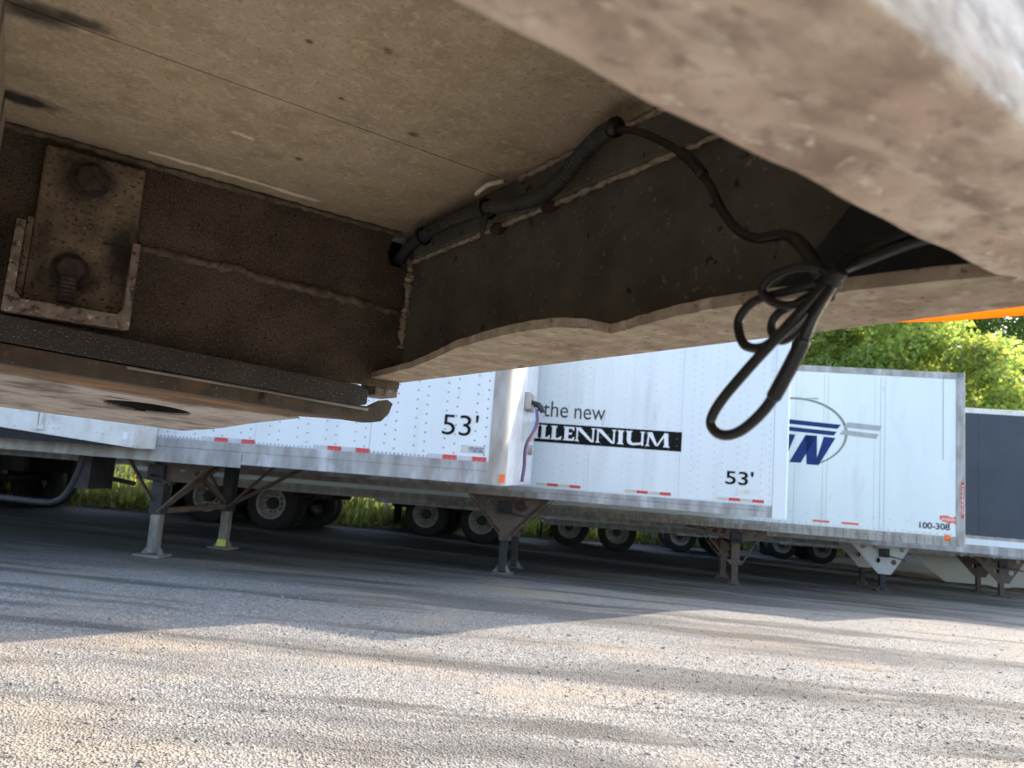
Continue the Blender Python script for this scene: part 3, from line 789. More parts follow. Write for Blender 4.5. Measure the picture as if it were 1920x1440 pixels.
# trailer with lettering band
o, B, T_ = trailer('semi_trailer', 3.735, 9.5, 0.796, 8, 0.0, 15.0, 3.05,
                   dict(rail=0.155, post=0.16, corner=0.03, postm='white_paint', gear=(-3.77, 0.43, 1.35, 'arch'), axles=(-13.95, -12.7), tapeh=0.04,
                        tape=[(-0.90, 0.185, s4(0.152, 'beige_tape', 'red_tape')), (-2.115, 0.185, s4(0.154, 'beige_tape', 'red_tape')), (-3.33, 0.185, s4(0.154, 'beige_tape', 'red_tape'))],
                        rr=0.0095, rivm='rivet_pale', rail_plates=[(-3.0, -0.25, 0.0, 'bare_alu'), (-9, -3.3, 0.0, 'dirty_brown')]))
tag(o, 'white trailer with black MILLENNIUM lettering band on its side', 'trailer', ROW)
put_text('length_marking', "53'", -0.80, -0.44, B + .40, B + .585, -0.0075, 'black_letter', o, offset=0.012)
MB().box(-0.66, -0.38, -0.0085, -0.006, B + .29, B + .345).build('faded_label', 'old_white', o)
put_text('slogan_word', 'the', -3.30, -2.955, B + 1.14, B + 1.36, -0.0075, 'charcoal_letter', o)
put_text('slogan_word', 'new', -2.865, -2.44, B + 1.135, B + 1.285, -0.0075, 'charcoal_letter', o)
MB().box(-3.9, -1.395, -0.0078, -0.0058, B + .785, B + 1.05).build('lettering_band', 'black_letter', o)


def serif(ch, x0, x1, z0, z1):
    """Flared serif capitals as stroke polygons."""
    W_, H_ = x1 - x0, z1 - z0; P = []; th = 0.055; tn = 0.022; sf = 0.018
    def st(xa, za, xb, zb, w_): P.append([(xa - w_ / 2, za), (xa + w_ / 2, za), (xb + w_ / 2, zb), (xb - w_ / 2, zb)])
    def sr(xc, w_, z, up): P.append([(xc - w_ / 2, z), (xc + w_ / 2, z), (xc + w_ / 2 - sf * .7, z + up * sf), (xc - w_ / 2 + sf * .7, z + up * sf)][:: up])
    if ch == 'I':
        c_ = (x0 + x1) / 2; st(c_, z0, c_, z1, th); sr(c_, th + .04, z0, 1); sr(c_, th + .04, z1, -1)
    elif ch in 'LE':
        c_ = x0 + .02 + th / 2; st(c_, z0, c_, z1, th); sr(c_, th + .04, z0, 1); sr(c_, th + .04, z1, -1)
        P.append([(c_, z0), (x1, z0), (x1 + .006, z0 + .055), (x1 - .012, z0 + .05), (x1 - .03, z0 + .026), (c_, z0 + .026)])
        if ch == 'E':
            P.append([(c_, z1), (c_, z1 - .026), (x1 - .035, z1 - .026), (x1 - .016, z1 - .05), (x1 - .002, z1 - .05), (x1 - .004, z1)])
            zm = (z0 + z1) / 2; P.append([(c_, zm - .012), (x1 - .035, zm - .012), (x1 - .03, zm + .028), (x1 - .04, zm + .014), (c_, zm + .014)])
    elif ch == 'N':
        a, b_ = x0 + .03, x1 - .03
        st(a, z0, a, z1, tn); st(b_, z0, b_, z1, tn); P.append([(b_ - .03, z0), (b_ + .011, z0), (a + .045, z1), (a - .03, z1)])
        sr(a, .065, z0, 1); sr(b_, .065, z1, -1)
    elif ch == 'U':
        a, b_ = x0 + .02 + th / 2, x1 - .03
        st(a, z0 + .06, a, z1, th); st(b_, z0 + .0, b_, z1, tn + .008); sr(a, th + .04, z1, -1); sr(b_, .07, z1, -1)
        P.append([(a - th / 2, z0 + .061), (a - th / 2 + .02, z0 + .015), (a + .05, z0 - .004), (b_ - .03, z0 + .01), (b_, z0 + .045), (b_, z0 + .07), (b_ - .03, z0 + .04), (a + .055, z0 + .028), (a + th / 2, z0 + .061)])
    elif ch == 'M':
        a, b_ = x0 + .03, x1 - .045; c_ = (a + b_) / 2
        st(a, z0, a + .015, z1, tn); st(b_, z0, b_ - .012, z1, th)
        P.append([(c_ - .02, z0 + .01), (c_ + .01, z0 + .01), (a + .06, z1), (a - .012, z1)]); P.append([(c_ - .01, z0 + .01), (c_ + .014, z0 + .01), (b_ + .0, z1), (b_ - .03, z1)])
        sr(a, .065, z0, 1); sr(b_, th + .04, z0, 1)
    return P


for ch, xa, xb in (('M', -3.74, -3.44), ('I', -3.43, -3.335), ('L', -3.325, -3.19), ('L', -3.18, -3.03), ('E', -3.005, -2.85), ('N', -2.84, -2.56), ('N', -2.555, -2.275), ('I', -2.265, -2.165), ('U', -2.15, -1.89), ('M', -1.88, -1.55)):
    mb = MB()
    for q, pl in enumerate(serif(ch, xa, xb, B + .83, B + 1.02)):
        n = len(pl); y = -0.0082 - 0.00012 * q
        mb.add([(a, y, b_) for a, b_ in pl], [tuple(range(n))])
    lo = mb.build('letter', 'white_letter', o)

# trailer with blue emblem
WP = dict(rail=0.165, rail_plates=[(-9, -2.95, 0.0, 'dirty_brown')], post=0.12, corner=0.03, top=0.10, paint='white_paint_b', postm='bare_alu', rivets='seams', seams=[-0.93 * k - 1.32 + 0.0 for k in range(0, 6)], panel=1.3, rr=0.011, railm='dirty_alu', ribs=0.13,
          gear=(-3.62, 0.40, 1.25, 'holes'), axles=(-13.5, -12.2), tapeh=0.035, tape=[(-2.43, 0.225, [(0.28, 'red_faded'), (0.19, None), (0.28, 'red_faded'), (0.17, 'white_letter')]), (-0.93, 0.205, [(0.36, 'white_letter')])])
o, B, T_ = trailer('semi_trailer', 7.70, 12.0, 0.466, 8, 0.002, 15.0, 2.91, WP)
tag(o, 'white trailer with blue striped W emblem and number 100-308', 'trailer', ROW)
k_ = 12.0 / 12.6
yD = -0.0075
ell = []
ex, ez, ea, eb = -2.95 * k_, B + 1.80 * k_, 0.92 * k_, 0.62 * k_
def ept(a, sc_=1.0): return (ex + ea * sc_ * math.cos(a), ez + eb * sc_ * math.sin(a) + 0.04 * math.cos(a))
for q in range(40):
    a0, a1 = R(-62) + R(250) * q / 40, R(-62) + R(250) * (q + 1) / 40
    wd = 0.034 + 0.026 * math.sin(math.pi * q / 40)
    ell.append([ept(a0), ept(a1), ept(a1, 1 + wd), ept(a0, 1 + wd)])
poly_decal('emblem_ring', ell, yD, 'olive_line', o, 0.0012)
poly_decal('emblem_ring_tip', [[(ex + 0.20, ez + eb * 1.0 + .03), (ex + 0.44, ez + eb * 1.04), (ex + 0.40, ez + eb * 1.08), (ex + 0.20, ez + eb * 1.05)]], yD - .002, 'olive_line', o, 0.001)
zs = lambda v: B + v * k_
xk = lambda v: v * k_
poly_decal('emblem_stripe', [[(xk(-3.7), zs(2.0)), (xk(-2.16), zs(1.925)), (xk(-2.10), zs(2.005)), (xk(-3.7), zs(2.08))]], yD - .0014, 'blue_decal', o)
poly_decal('emblem_stripe', [[(xk(-3.7), zs(1.87)), (xk(-2.22), zs(1.80)), (xk(-2.17), zs(1.875)), (xk(-3.7), zs(1.945))]], yD - .0014, 'blue_decal', o)
wl = [(-0.34, 0.0), (-0.20, 0.0), (0.0, 0.30), (-0.005, 0.0), (0.13, 0.0), (0.42, 0.50), (0.27, 0.50), (0.10, 0.19), (0.11, 0.50), (-0.03, 0.50), (-0.22, 0.19), (-0.10, 0.50)]
def wpoly(x0, lst): return [(xk(x0 + a), zs(1.27 + b_)) for a, b_ in lst]
def band_(pts, w_): return [(pts[0][0], pts[0][1]), (pts[0][0] + w_, pts[0][1]), (pts[1][0] + w_, pts[1][1]), (pts[1][0], pts[1][1])]
poly_decal('emblem_letter', [wpoly(-2.62, [(-0.36, 0.0), (-0.16, 0.0), (0.11, 0.51), (-0.09, 0.51)]), wpoly(-2.62, [(-0.06, -0.02), (0.12, -0.02), (0.11, 0.509), (-0.088, 0.509)]), wpoly(-2.62, [(0.08, -0.0205), (0.15, -0.0205), (0.43, 0.49), (0.23, 0.50)])], yD - .0014, 'blue_decal', o)
poly_decal('emblem_letter', [[(xk(-3.6), zs(1.29)), (xk(-3.06), zs(1.29)), (xk(-2.885), zs(1.775)), (xk(-3.6), zs(1.79))]], yD - .0014, 'blue_decal', o)
poly_decal('emblem_bar', [[(xk(-2.05), zs(1.965)), (xk(-1.44), zs(1.935)), (xk(-1.40), zs(2.03)), (xk(-1.99), zs(2.06))]], yD - .0014, 'grey_decal', o)
poly_decal('emblem_bar', [[(xk(-2.12), zs(1.83)), (xk(-1.50), zs(1.79)), (xk(-1.45), zs(1.875)), (xk(-2.06), zs(1.915))]], yD - .0014, 'grey_decal', o)
put_text('fleet_number', '100-308', xk(-.76), xk(-.26), zs(.275), zs(.385), yD, 'charcoal_letter', o, offset=0.02)
mp_ = [(-.42, .52), (-.30, .53), (-.25, .50), (-.20, .505), (-.14, .535), (-.13, .50), (-.15, .47), (-.165, .43), (-.155, .38), (-.17, .375), (-.19, .41), (-.24, .405), (-.27, .375), (-.31, .41), (-.37, .42), (-.43, .46)]
poly_decal('maker_map_sign', [[(xk(a), zs(b_)) for a, b_ in mp_]], yD, 'red_faded', o)
put_text('maker_lettering', 'WABASH', xk(-.40), xk(-.17), zs(.435), zs(.485), yD - .0022, 'white_letter', o, offset=0.01)
MB().box(-0.075, -0.035, -0.0205, -0.0165, zs(.50), zs(1.13)).build('post_sign', 'red_tape', o)
put_text('post_lettering', 'WABASH', -0.07, -0.04, zs(.56), zs(1.07), -0.0212, 'white_letter', o, vertical=True)
dt = MB(); dt.lathe_y([(0.055, -0.006), (0.055, -0.014), (0.04, -0.022), (0.0, -0.024)], xk(-.30), zs(.145), 16); dt.build('marker_light', 'orange_lens', o, smooth=True)
MB().box(-0.36, -0.35, -0.0095, -0.006, zs(1.5), T_ - .1).build('water_streak', 'grey_decal', o)

# trailer with navy side
o, B, T_ = trailer('semi_trailer', 11.92, 14.64, CH - 0.96, 8, 0.0, 15.0, 3.0,
                   dict(rail=0.17, panelm='navy_panel', railm='bare_alu', topm='old_white', rivets='seams', seams=[], panel=1.0, gear=(-3.8, 0.45, 1.2, 'white'), axles=(-13.8, -12.5), tapeh=0.05,
                        tape=[(-6.4, 0.12, [(0.3, 'red_tape'), (0.32, None), (0.3, 'red_tape'), (0.32, None), (0.3, 'red_tape'), (0.32, None), (0.3, 'red_tape'), (0.32, None), (0.3, 'red_tape'), (0.32, None), (0.3, 'red_tape')])]))
tag(o, 'trailer with dark navy side panels at the right edge', 'trailer', ROW)
MB().box(-15, -0.1, -0.018, -0.0062, B + .17, B + .30).build('white_band', 'white_paint', o)
MB().box(-15, -0.1, -0.024, -0.0062, B + .302, B + .36).build('rub_rail', 'dirty_alu', o)

# trailers further back, known by gear, wheels and a cream skirt
o, B, T_ = trailer('semi_trailer', 16.0, 17.0, float(gz(16, 17)) + 1.1, 8, 0.012, 15.0, 2.9, dict(gear=(-3.75, 0.35, 1.1, 'brown'), axles=(-14.35, -13.1), rivets='seams', seams=[]))
tag(o, 'trailer behind the navy one, its two pale rimmed tyres beside the fence', 'trailer', ROW)
o, B, T_ = trailer('semi_trailer', 20.2, 19.9, float(gz(20.2, 19.9)) + 1.1, 8, 0.012, 15.0, 2.9, dict(gear=(-3.75, 0.4, 1.2, 'white'), axles=(-14.9, -13.6), rust=1, rivets='seams', seams=[]))
tag(o, 'trailer with a rusty orange wheel rim and cream side skirt, far back', 'trailer', ROW)
sk = [(-8.4, B), (-0.9, B), (-0.9, B - .60), (-1.2, B - .72), (-5.6, B - .74), (-5.75, B - .78), (-6.1, B - .78), (-6.25, B - .74), (-7.4, B - .74)]
me = holed_plate(sk, [], 0.02, lambda a, b_, d: (a, 0.05 + d, b_))
link('side_skirt', me, 'skirt_cream', o)
o, B, T_ = trailer('semi_trailer', 24.4, 22.7, float(gz(24.4, 22.7)) + 1.1, 8, 0.012, 15.0, 2.9, dict(gear=(-3.75, 0.4, 1.2, 'white'), axles=(-14.9, -13.6), rivets='seams', seams=[]))
tag(o, 'rearmost trailer, its two dark wheels showing left of the white leg plate', 'trailer', ROW)

# ------------------------------------------------------------------ fence, weeds, trees beyond the row
FY = 20.0
def fline(x): return FY + 0.5 + 0.62 * x + 0.27 * np.maximum(0, x + 3)
fe = empty('chain_link_fence', (0, FY, float(gz(0, FY))))
tag(fe, 'grey chain link fence behind the parked trailers', 'fence')
zf = lambda x: float(gz(x, fline(x))) - float(gz(0, FY))
for x in np.arange(-24, 34, 3.0):
    MB().tube([(x, fline(x) - FY, zf(x) - 0.05), (x, fline(x) - FY, zf(x) + 2.2)], 0.035, 8).build('post', 'galvanised', fe)
MB().tube([(x, fline(x) - FY, zf(x) + 2.15) for x in np.arange(-24, 34.1, 3.0)], 0.022, 6).build('top_rail', 'galvanised', fe)
wm = MB()
for x in np.arange(-26, 34, 0.16):
    for sg in (1, -1):
        x1 = x + sg * 2.1
        a = Vector((x, fline(x) - FY, zf(x) + 0.03)); b_ = Vector((x1, fline(x1) - FY, zf(x1) + 2.13))
        d = Vector((0.0045, 0, 0)); wm.add([a - d, a + d, b_ + d, b_ - d], [(0, 1, 2, 3)])
wm.build('wire_mesh', 'galvanised', fe, kind='stuff')

blade_v = [(-0.5, 0, 0), (0.5, 0, 0), (0.28, 0.1, 1), (-0.28, 0.1, 1)]
NW = 42000
xw = rng.uniform(-16, 24, NW)
yw = fline(xw) + rng.normal(0, 1, NW) * 0.4 + rng.choice([-0.7, 0.5, 1.6, 2.8], NW, p=[0.3, 0.25, 0.25, 0.2])
clump = 0.5 + 0.5 * np.sin(1.1 * xw + 1.7 * np.sin(0.45 * xw)) * np.sin(0.6 * (yw - 0.62 * xw) + xw * .5)
hw = rng.random(NW) * (0.35 + 1.35 * clump * (yw > fline(xw) - 0.5))
zw = gz(xw, yw) + hw * 0.8
gcol = np.array([[0.105, 0.13, 0.045]]) * (0.6 + 0.9 * rng.random((NW, 1))) + np.array([[0.05, 0.03, 0.0]]) * rng.random((NW, 1))
fl = (np.sin(0.8 * xw + 1.0) > 0.55) & (rng.random(NW) < 0.22) & (hw > 0.5)
gcol[fl] = np.array([0.55, 0.40, 0.02])
wscl = np.stack([0.05 + 0.05 * rng.random(NW), 0.06 * np.ones(NW), 0.16 + 0.16 * rng.random(NW)], 1)
yaw = rng.random(NW) * 6.283; tilt = rng.normal(0, 0.5, NW)
cyw, syw, cti, sti = np.cos(yaw), np.sin(yaw), np.cos(tilt), np.sin(tilt)
O_ = np.zeros(NW)
rotw = np.stack([np.stack([cyw, -syw * cti, syw * sti], 1), np.stack([syw, cyw * cti, -cyw * sti], 1), np.stack([O_, sti, cti], 1)], 1)
# blades are scaled before turning
bv = np.asarray(blade_v)[None] * wscl[:, None, :]
vv = np.einsum('nij,nkj->nki', rotw, bv) + np.stack([xw, yw, zw], 1)[:, None, :]
me = bpy.data.meshes.new('weeds')
me.vertices.add(NW * 4); me.vertices.foreach_set('co', vv.ravel())
me.loops.add(NW * 4); me.loops.foreach_set('vertex_index', np.arange(NW * 4, dtype=np.int32))
me.polygons.add(NW); me.polygons.foreach_set('loop_start', np.arange(0, NW * 4, 4, dtype=np.int32)); me.update(calc_edges=True)
at = me.color_attributes.new('tone', 'FLOAT_COLOR', 'POINT')
at.data.foreach_set('color', np.repeat(np.concatenate([gcol, np.ones((NW, 1))], 1), 4, 0).ravel())
wo = bpy.data.objects.new('weeds', me); me.materials.append(MATS['weed']); COL.objects.link(wo); wo['kind'] = 'stuff'
tag(wo, 'tall green weeds with yellow flowers along the fence', 'weeds')


def tree(x, y, h, rx, rz, nclump, nleaf, base, label, leaf=0.16):
    z0 = float(gz(x, y))
    root = empty('leafy_tree', (x, y, z0))
    tag(root, label, 'tree', 'trees behind the trailers')
    tr_ = MB()
    cz = h - rz
    tr_.tube(catmull([(0, 0, -0.1), (0.1, 0.05, cz * 0.4), (0.0, 0.1, cz * 0.8), (0.15, 0, cz * 1.2)], 5), [0.28 - 0.012 * q for q in range(16)], 9)
    cen = []
    while len(cen) < nclump:
        v_ = rng.normal(size=3); v_ /= np.linalg.norm(v_)
        rr = (0.35 + 0.65 * rng.random() ** 0.5)
        q = np.array([v_[0] * rx * rr, v_[1] * rx * rr, cz + v_[2] * rz * rr])
        q[:2] *= 1.0 + 0.12 * math.sin(3 * v_[0] + 2 * v_[2])
        if q[2] > 1.0: cen.append(q)
    cen = np.array(cen)
    for q in cen[:: max(1, nclump // 16)]:
        s0 = Vector((0, 0.05, cz * (0.45 + 0.4 * rng.random()))); e0 = Vector(q)
        tr_.tube(catmull([s0, (s0 + e0) / 2 + Vector((0, 0, 0.3)), e0], 4), [0.10 - 0.01 * k for k in range(9)], 6)
    tr_.build('trunk', 'bark', root, smooth=True)
    n = nleaf
    ci = rng.integers(0, nclump, n); cr2 = (0.35 + 0.5 * rng.random(nclump)) * rx / 3.2
    off = rng.normal(size=(n, 3)); off /= np.linalg.norm(off, axis=1)[:, None]
    off *= (rng.random((n, 1)) ** 0.45) * cr2[ci][:, None] * np.array([[1.15, 1.15, 0.75]])
    ps = cen[ci] + off
    cb = 0.75 + 0.5 * rng.random(nclump)
    col_ = np.array(base)[None] * (cb[ci] * (0.75 + 0.5 * rng.random(n)))[:, None]
    col_[:, 0] *= 0.85 + 0.4 * rng.random(n)
    sz = leaf * (0.7 + 0.6 * rng.random(n))
    lv = [(-0.5, 0, 0), (0, -0.36, 0.06), (0.55, 0, 0), (0, 0.36, 0.06)]
    scatter('crown', lv, [(0, 1, 2, 3)], ps, sz, rand_rot(n), col_, 'leaf', kind=None, parent=root)
    return root


tree(15.5, 32.0, 13.8, 5.9, 6.4, 230, 95000, (0.15, 0.20, 0.085), 'bright yellow green maple tree above the emblem trailer', 0.21)
tree(35.0, 49.0, 23.0, 9.5, 11.0, 380, 150000, (0.075, 0.125, 0.055), 'darker green tree at the right edge behind the bright maple', 0.21)
tree(10.8, 40.0, 16.0, 6.0, 7.2, 170, 60000, (0.11, 0.16, 0.05), 'tree whose crown shows just left of the maple behind the cable loop', 0.21)

tree(16.5, 46.0, 20.0, 7.5, 8.5, 190, 60000, (0.10, 0.15, 0.05), 'tall tree farthest back, filling gaps behind the maple crown', 0.26)
tree(26.5, 51.0, 19.5, 7.0, 8.5, 180, 55000, (0.10, 0.15, 0.05), 'tree between the bright maple and the dark right hand tree', 0.26)

# ------------------------------------------------------------------ near trailer, seen from below
A = R(55.2)
near = empty('near_trailer', (0, 0, 0), (0, 0, math.pi / 2 - A))
tag(near, 'dusty tan underside of the near trailer filling the top of the view', 'trailer')


def Q(u, v, z): return (u, v, z + CH)


ZB, ZC, UB, VA = 0.115, 0.336, 0.455, 0.945
UR = -0.9
# deck plates with a narrow joint between them
MB().box(UR, UB + .008, 0.10, 0.6735, CH + ZC, CH + ZC + .012).build('deck_plate', 'dusty_deck', near)
MB().box(UR, UB + .008, 0.6752, VA + .02, CH + ZC, CH + ZC + .012).build('deck_plate', 'dusty_deck', near)
MB().box(UR, UB + .008, 0.6, 0.75, CH + ZC + .013, CH + ZC + .02).build('deck_backing', 'black_void', near)
# wall with bracket (runs along the trailer), notch for the hose at its end
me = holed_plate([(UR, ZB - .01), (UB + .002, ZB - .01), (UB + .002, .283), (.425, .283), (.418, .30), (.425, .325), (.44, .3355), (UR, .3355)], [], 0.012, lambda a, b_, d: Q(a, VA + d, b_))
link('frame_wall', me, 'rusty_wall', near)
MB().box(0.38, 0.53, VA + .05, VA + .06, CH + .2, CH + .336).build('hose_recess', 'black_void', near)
# thin rib at the left edge
MB().box(-0.052, -0.046, 0.30, VA - .001, CH + .16, CH + ZC - .001).build('rib', 'dusty_deck', near)


def bead(name, path, rad, m, parent=near, jit=0.35, n=10, seg=7):
    pts = catmull(path, n)
    rr_ = [rad * (1 + jit * (random.random() - 0.5) * 2) for _ in pts]
    pts = [q + Vector((random.gauss(0, rad * .18), random.gauss(0, rad * .18), random.gauss(0, rad * .18))) for q in pts]
    return MB().tube(pts, rr_, seg).build(name, m, parent, smooth=True)


bead('weld', [Q(-.3 + .105 * k, VA - .001, ZC - .004) for k in range(8)], .0042, 'weld_dark', n=14)
bead('weld', [Q(.10, VA - .001, .229), Q(.16, VA - .001, .228), Q(.20, VA, .2275), Q(.215, VA, .231), Q(.24, VA, .224), Q(.30, VA, .222), Q(.36, VA, .219), Q(.42, VA, .216), Q(.452, VA, .214)], .0055, 'weld_dark', n=10)
bead('weld', [Q(UB - .002, VA - .012, .29), Q(UB - .003, VA - .012, .27), Q(UB - .004, VA - .012, .25), Q(UB - .002, VA - .01, .22), Q(UB - .004, VA - .008, .20), Q(UB - .003, VA - .006, .165)], .0055, 'weld_cream', jit=.5)
bead('paint_scrape', [Q(.092, .9095, ZC - .0002), Q(.188, .9085, ZC), Q(.3024, .9125, ZC)], .0026, 'scraped_paint', jit=.25)
bead('paint_scrape', [Q(.1536, .7798, ZC + .001), Q(.166, .782, ZC + .0005), Q(.1789, .7842, ZC + .001)], .0026, 'scraped_paint')

# cross member: web, flange with torn edge, angle iron
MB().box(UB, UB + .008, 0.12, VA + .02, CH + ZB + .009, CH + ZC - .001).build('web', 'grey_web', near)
fl_in = [(.4143, .985), (.4143, .9601), (.3939, .7871), (.372, .69), (.3518, .613), (.3427, .5497), (.3378, .4997), (.3385, .465), (.3459, .4373), (.3594, .4235), (.3857, .4215), (.3809, .3955), (.3745, .37), (.3699, .3471), (.366, .3062), (.3723, .2514), (.3777, .2146), (.3851, .1753), (.3939, .148)]
fine = []
for i in range(len(fl_in) - 1):
    a, b_ = fl_in[i], fl_in[i + 1]
    for k in range(5):
        t_ = k / 5; fine.append((a[0] + (b_[0] - a[0]) * t_ + random.gauss(0, .0006), a[1] + (b_[1] - a[1]) * t_))
fine.append(fl_in[-1])
outer = fine + [(.40, .1), (.463, .1), (.463, .985)]
me = holed_plate(outer, [], 0.008, lambda a, b_, d: Q(a, b_, ZB + d))
link('flange', me, 'flange_tan', near, bevel=0.0015)
MB().box(UB - .012, UB - .001, 0.16, VA - .035, CH + .290, CH + ZC - .002).build('angle_iron', 'grey_web', near, bevel=.002)
bead('weld', [Q(UB - .006, .17 + .0755 * k, .2885) for k in range(11)], .0032, 'weld_cream', n=12)
bead('weld', [Q(UB - .014, .30 + .05 * k, ZC - .004) for k in range(8)], .0032, 'weld_cream', n=10)
for (u, v, z, rr_) in ((.448, .70, .286, .011), (.448, .60, .287, .010)):
    mb = MB(); mb.tube([Q(u, v - rr_, z), Q(u + .001, v, z + .001), Q(u, v + rr_, z)], [rr_ * .5, rr_ * .75, rr_ * .45], 9); mb.build('grease_lump', 'bolt_rust', near, smooth=True)
MB().tube([Q(.448, .796, .142), Q(.449, .775, .1525)], [.0035, .0015], 5).build('paper_scrap', 'scraped_paint', near)

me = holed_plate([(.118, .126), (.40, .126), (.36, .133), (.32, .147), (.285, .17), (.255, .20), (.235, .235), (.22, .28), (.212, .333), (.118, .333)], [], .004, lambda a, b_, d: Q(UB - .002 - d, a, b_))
link('pocket_shade_plate', me, 'pocket_shade', near)  # dark plate added on the web in place of the pocket's shade
# side rail close to the lens: rolled lip, groove and flat
prof = [(.150, .1175), (.1495, .1155), (.147, .1145), (.139, .1148), (.135, .1165), (.131, .1185), (.127, .1178), (.121, .1160), (.118, .1152), (.100, .1150), (.0875, .1148), (.0835, .1155), (.0825, .1175), (.0825, .16), (.150, .16)]
n = len(prof); us = np.linspace(UR, .47, 90); mb = MB()
for u in us:
    for v, z in prof:
        j = 0.0006 * math.sin(47 * u + 9 * v * 40) + 0.0005 * math.sin(113 * u + v * 300)
        mb.v.append(Q(u, v, z + j))
for i in range(len(us) - 1):
    for k in range(n): mb.f.append((i * n + k, i * n + (k + 1) % n, (i + 1) * n + (k + 1) % n, (i + 1) * n + k))
mb.f += [tuple(range(n)), tuple(range(len(us) * n - 1, (len(us) - 1) * n - 1, -1))]
mb.build('side_rail', 'pale_rail', near, smooth=True)
# body above
BL = -9.0
MB().box(BL, .468, .083, .10, CH + .161, CH + 2.85).build('outer_wall', 'outer_wall', near)
MB().box(BL, .468, 2.66, 2.68, CH + .13, CH + 2.85).build('outer_wall', 'outer_wall', near)
MB().box(.4635, .475, .101, 2.659, CH + .125, CH + 2.85).build('front_wall', 'outer_wall', near)
MB().box(BL, .4634, .101, 2.659, CH + 2.80, CH + 2.84).build('roof', 'outer_wall', near)
MB().box(BL, .4634, .101, 2.659, CH + .36, CH + .42).build('floor', 'dark_steel', near)
MB().box(BL, BL + .02, .101, 2.659, CH + .43, CH + 2.79).build('rear_wall', 'outer_wall', near)
MB().box(BL, UR, .082, .15, CH + .115, CH + .16).build('side_rail', 'pale_rail', near)
MB().box(BL, .4634, 2.60, 2.659, CH + .12, CH + .355).build('side_rail', 'pale_rail', near)
for v in (.55, 2.15):
    gl = 0.02
    lg = MB().box(-3.1, -2.95, v - .07, v + .07, .45, CH + .36).build('leg', 'brown_steel', near)
    MB().box(-3.08, -2.97, v - .05, v + .05, gl + .03, .45).build('inner_leg', 'dark_steel', lg)
    MB().box(-3.2, -2.85, v - .12, v + .12, gl - .06, gl + .03).build('foot', 'leg_grey', lg)
for ax in (-7.6, -6.3):
    wheel(near, ax, .14, .53); wheel(near, ax, 2.62, .53, True)
    MB().tube([(ax, .2, .53), (ax, 2.5, .53)], .06, 8).build('axle', 'dark_steel', near)
for v in (.8, 1.95): MB().box(-8.6, -5.4, v - .06, v + .06, .65, CH + .36).build('axle_frame', 'dark_steel', near)

# bracket with two bolts
br = MB(); br.box(-.006, .095, .934, .9445, CH + .128, CH + .321)
bo = br.build('bracket', 'bracket_steel', near, bevel=.003)
MB().box(.0885, .0955, .902, .9338, CH + .132, CH + .222).build('bracket_side', 'bracket_steel', bo, bevel=.002)
MB().box(-.0205, -.0125, .902, .9338, CH + .132, CH + .222).build('bracket_side', 'bracket_steel', bo, bevel=.002)
MB().box(-.0125, -.0060, .930, .9445, CH + .14, CH + .235).build('bracket_corner', 'bracket_steel', bo, bevel=.002)
me = holed_plate([(-.0215, .123), (.0965, .1225), (.0965, .222), (.0885, .222), (.0885, .146), (.083, .1385), (-.006, .1385), (-.0125, .146), (-.0125, .222), (-.0205, .222)], [], 0.004, lambda a, b_, d: Q(a, .902 - d, b_))
link('bracket_edge', me, 'bracket_edge', bo, bevel=.001)
MB().box(-.0200, .0955, .903, .9338, CH + .1225, CH + .1375).build('bracket_floor', 'bracket_edge', bo, bevel=.002)
def hexbolt(u, z, rad, len_, ang=0.3):
    mb = MB(); pts = []
    k6 = [(u + rad * math.cos(ang + math.pi * k / 3), z + rad * math.sin(ang + math.pi * k / 3)) for k in range(6)]
    v0, v1 = .9338, .9338 - len_
    mb.add([Q(a, v0, b_) for a, b_ in k6] + [Q(a, v1, b_) for a, b_ in k6] + [Q(u + (a - u) * .85, v1 - .002, z + (b_ - z) * .85) for a, b_ in k6],
           [tuple(range(12, 18))] + [(k, (k + 1) % 6, 6 + (k + 1) % 6, 6 + k) for k in range(6)] + [(6 + k, 6 + (k + 1) % 6, 12 + (k + 1) % 6, 12 + k) for k in range(6)])
    h = mb.build('bolt', 'bolt_rust', bo)
    ws = MB(); cs = circ(u, z, rad * 1.35, 20); n = 20
    ws.add([Q(a, .9339, b_) for a, b_ in cs] + [Q(a, .931, b_) for a, b_ in cs], [tuple(range(20, 40))] + [(k, (k + 1) % n, n + (k + 1) % n, n + k) for k in range(n)])
    ws.build('washer', 'bolt_rust', bo)
    return h
hexbolt(.040, .292, .0155, .012)
hexbolt(.034, .1835, .0145, .016, 0.0)
th = MB(); pth = [Q(.0335, .915, .173 - .0022 * k) for k in range(14)]
th.tube(pth, [.0085 if k % 2 else .0072 for k in range(14)], 12); th.build('thread_end', 'bolt_rust', bo)

# bar under the wall and the coupler plate below it, both tilted a little
def tb(u): return .1195 - .0535 * (u + .022)
def bb(u): return .0912 - .0555 * (u + .018)
mb = MB(); us = [UR, -.4, 0, .2, .375, .3895, .391]
ins = [0, 0, 0, 0, 0, .004, .008]
for u, i_ in zip(us, ins):
    mb.v += [Q(u, .90, tb(u) - i_), Q(u, .90, bb(u) + i_), Q(u, .99, bb(u) + i_), Q(u, .99, tb(u) - i_)]
for i in range(len(us) - 1):
    for k in range(4): mb.f.append((i * 4 + k, i * 4 + (k + 1) % 4, i * 4 + 4 + (k + 1) % 4, i * 4 + 4 + k))
mb.f += [(3, 2, 1, 0), tuple(len(us) * 4 - 4 + k for k in range(4))]
mb.build('bar', 'worn_bar', near, bevel=.002)
MB().box(.425, .4615, .955, 1.01, CH + .0925, CH + .1125).build('spacer_block', 'bracket_edge', near, bevel=.002)

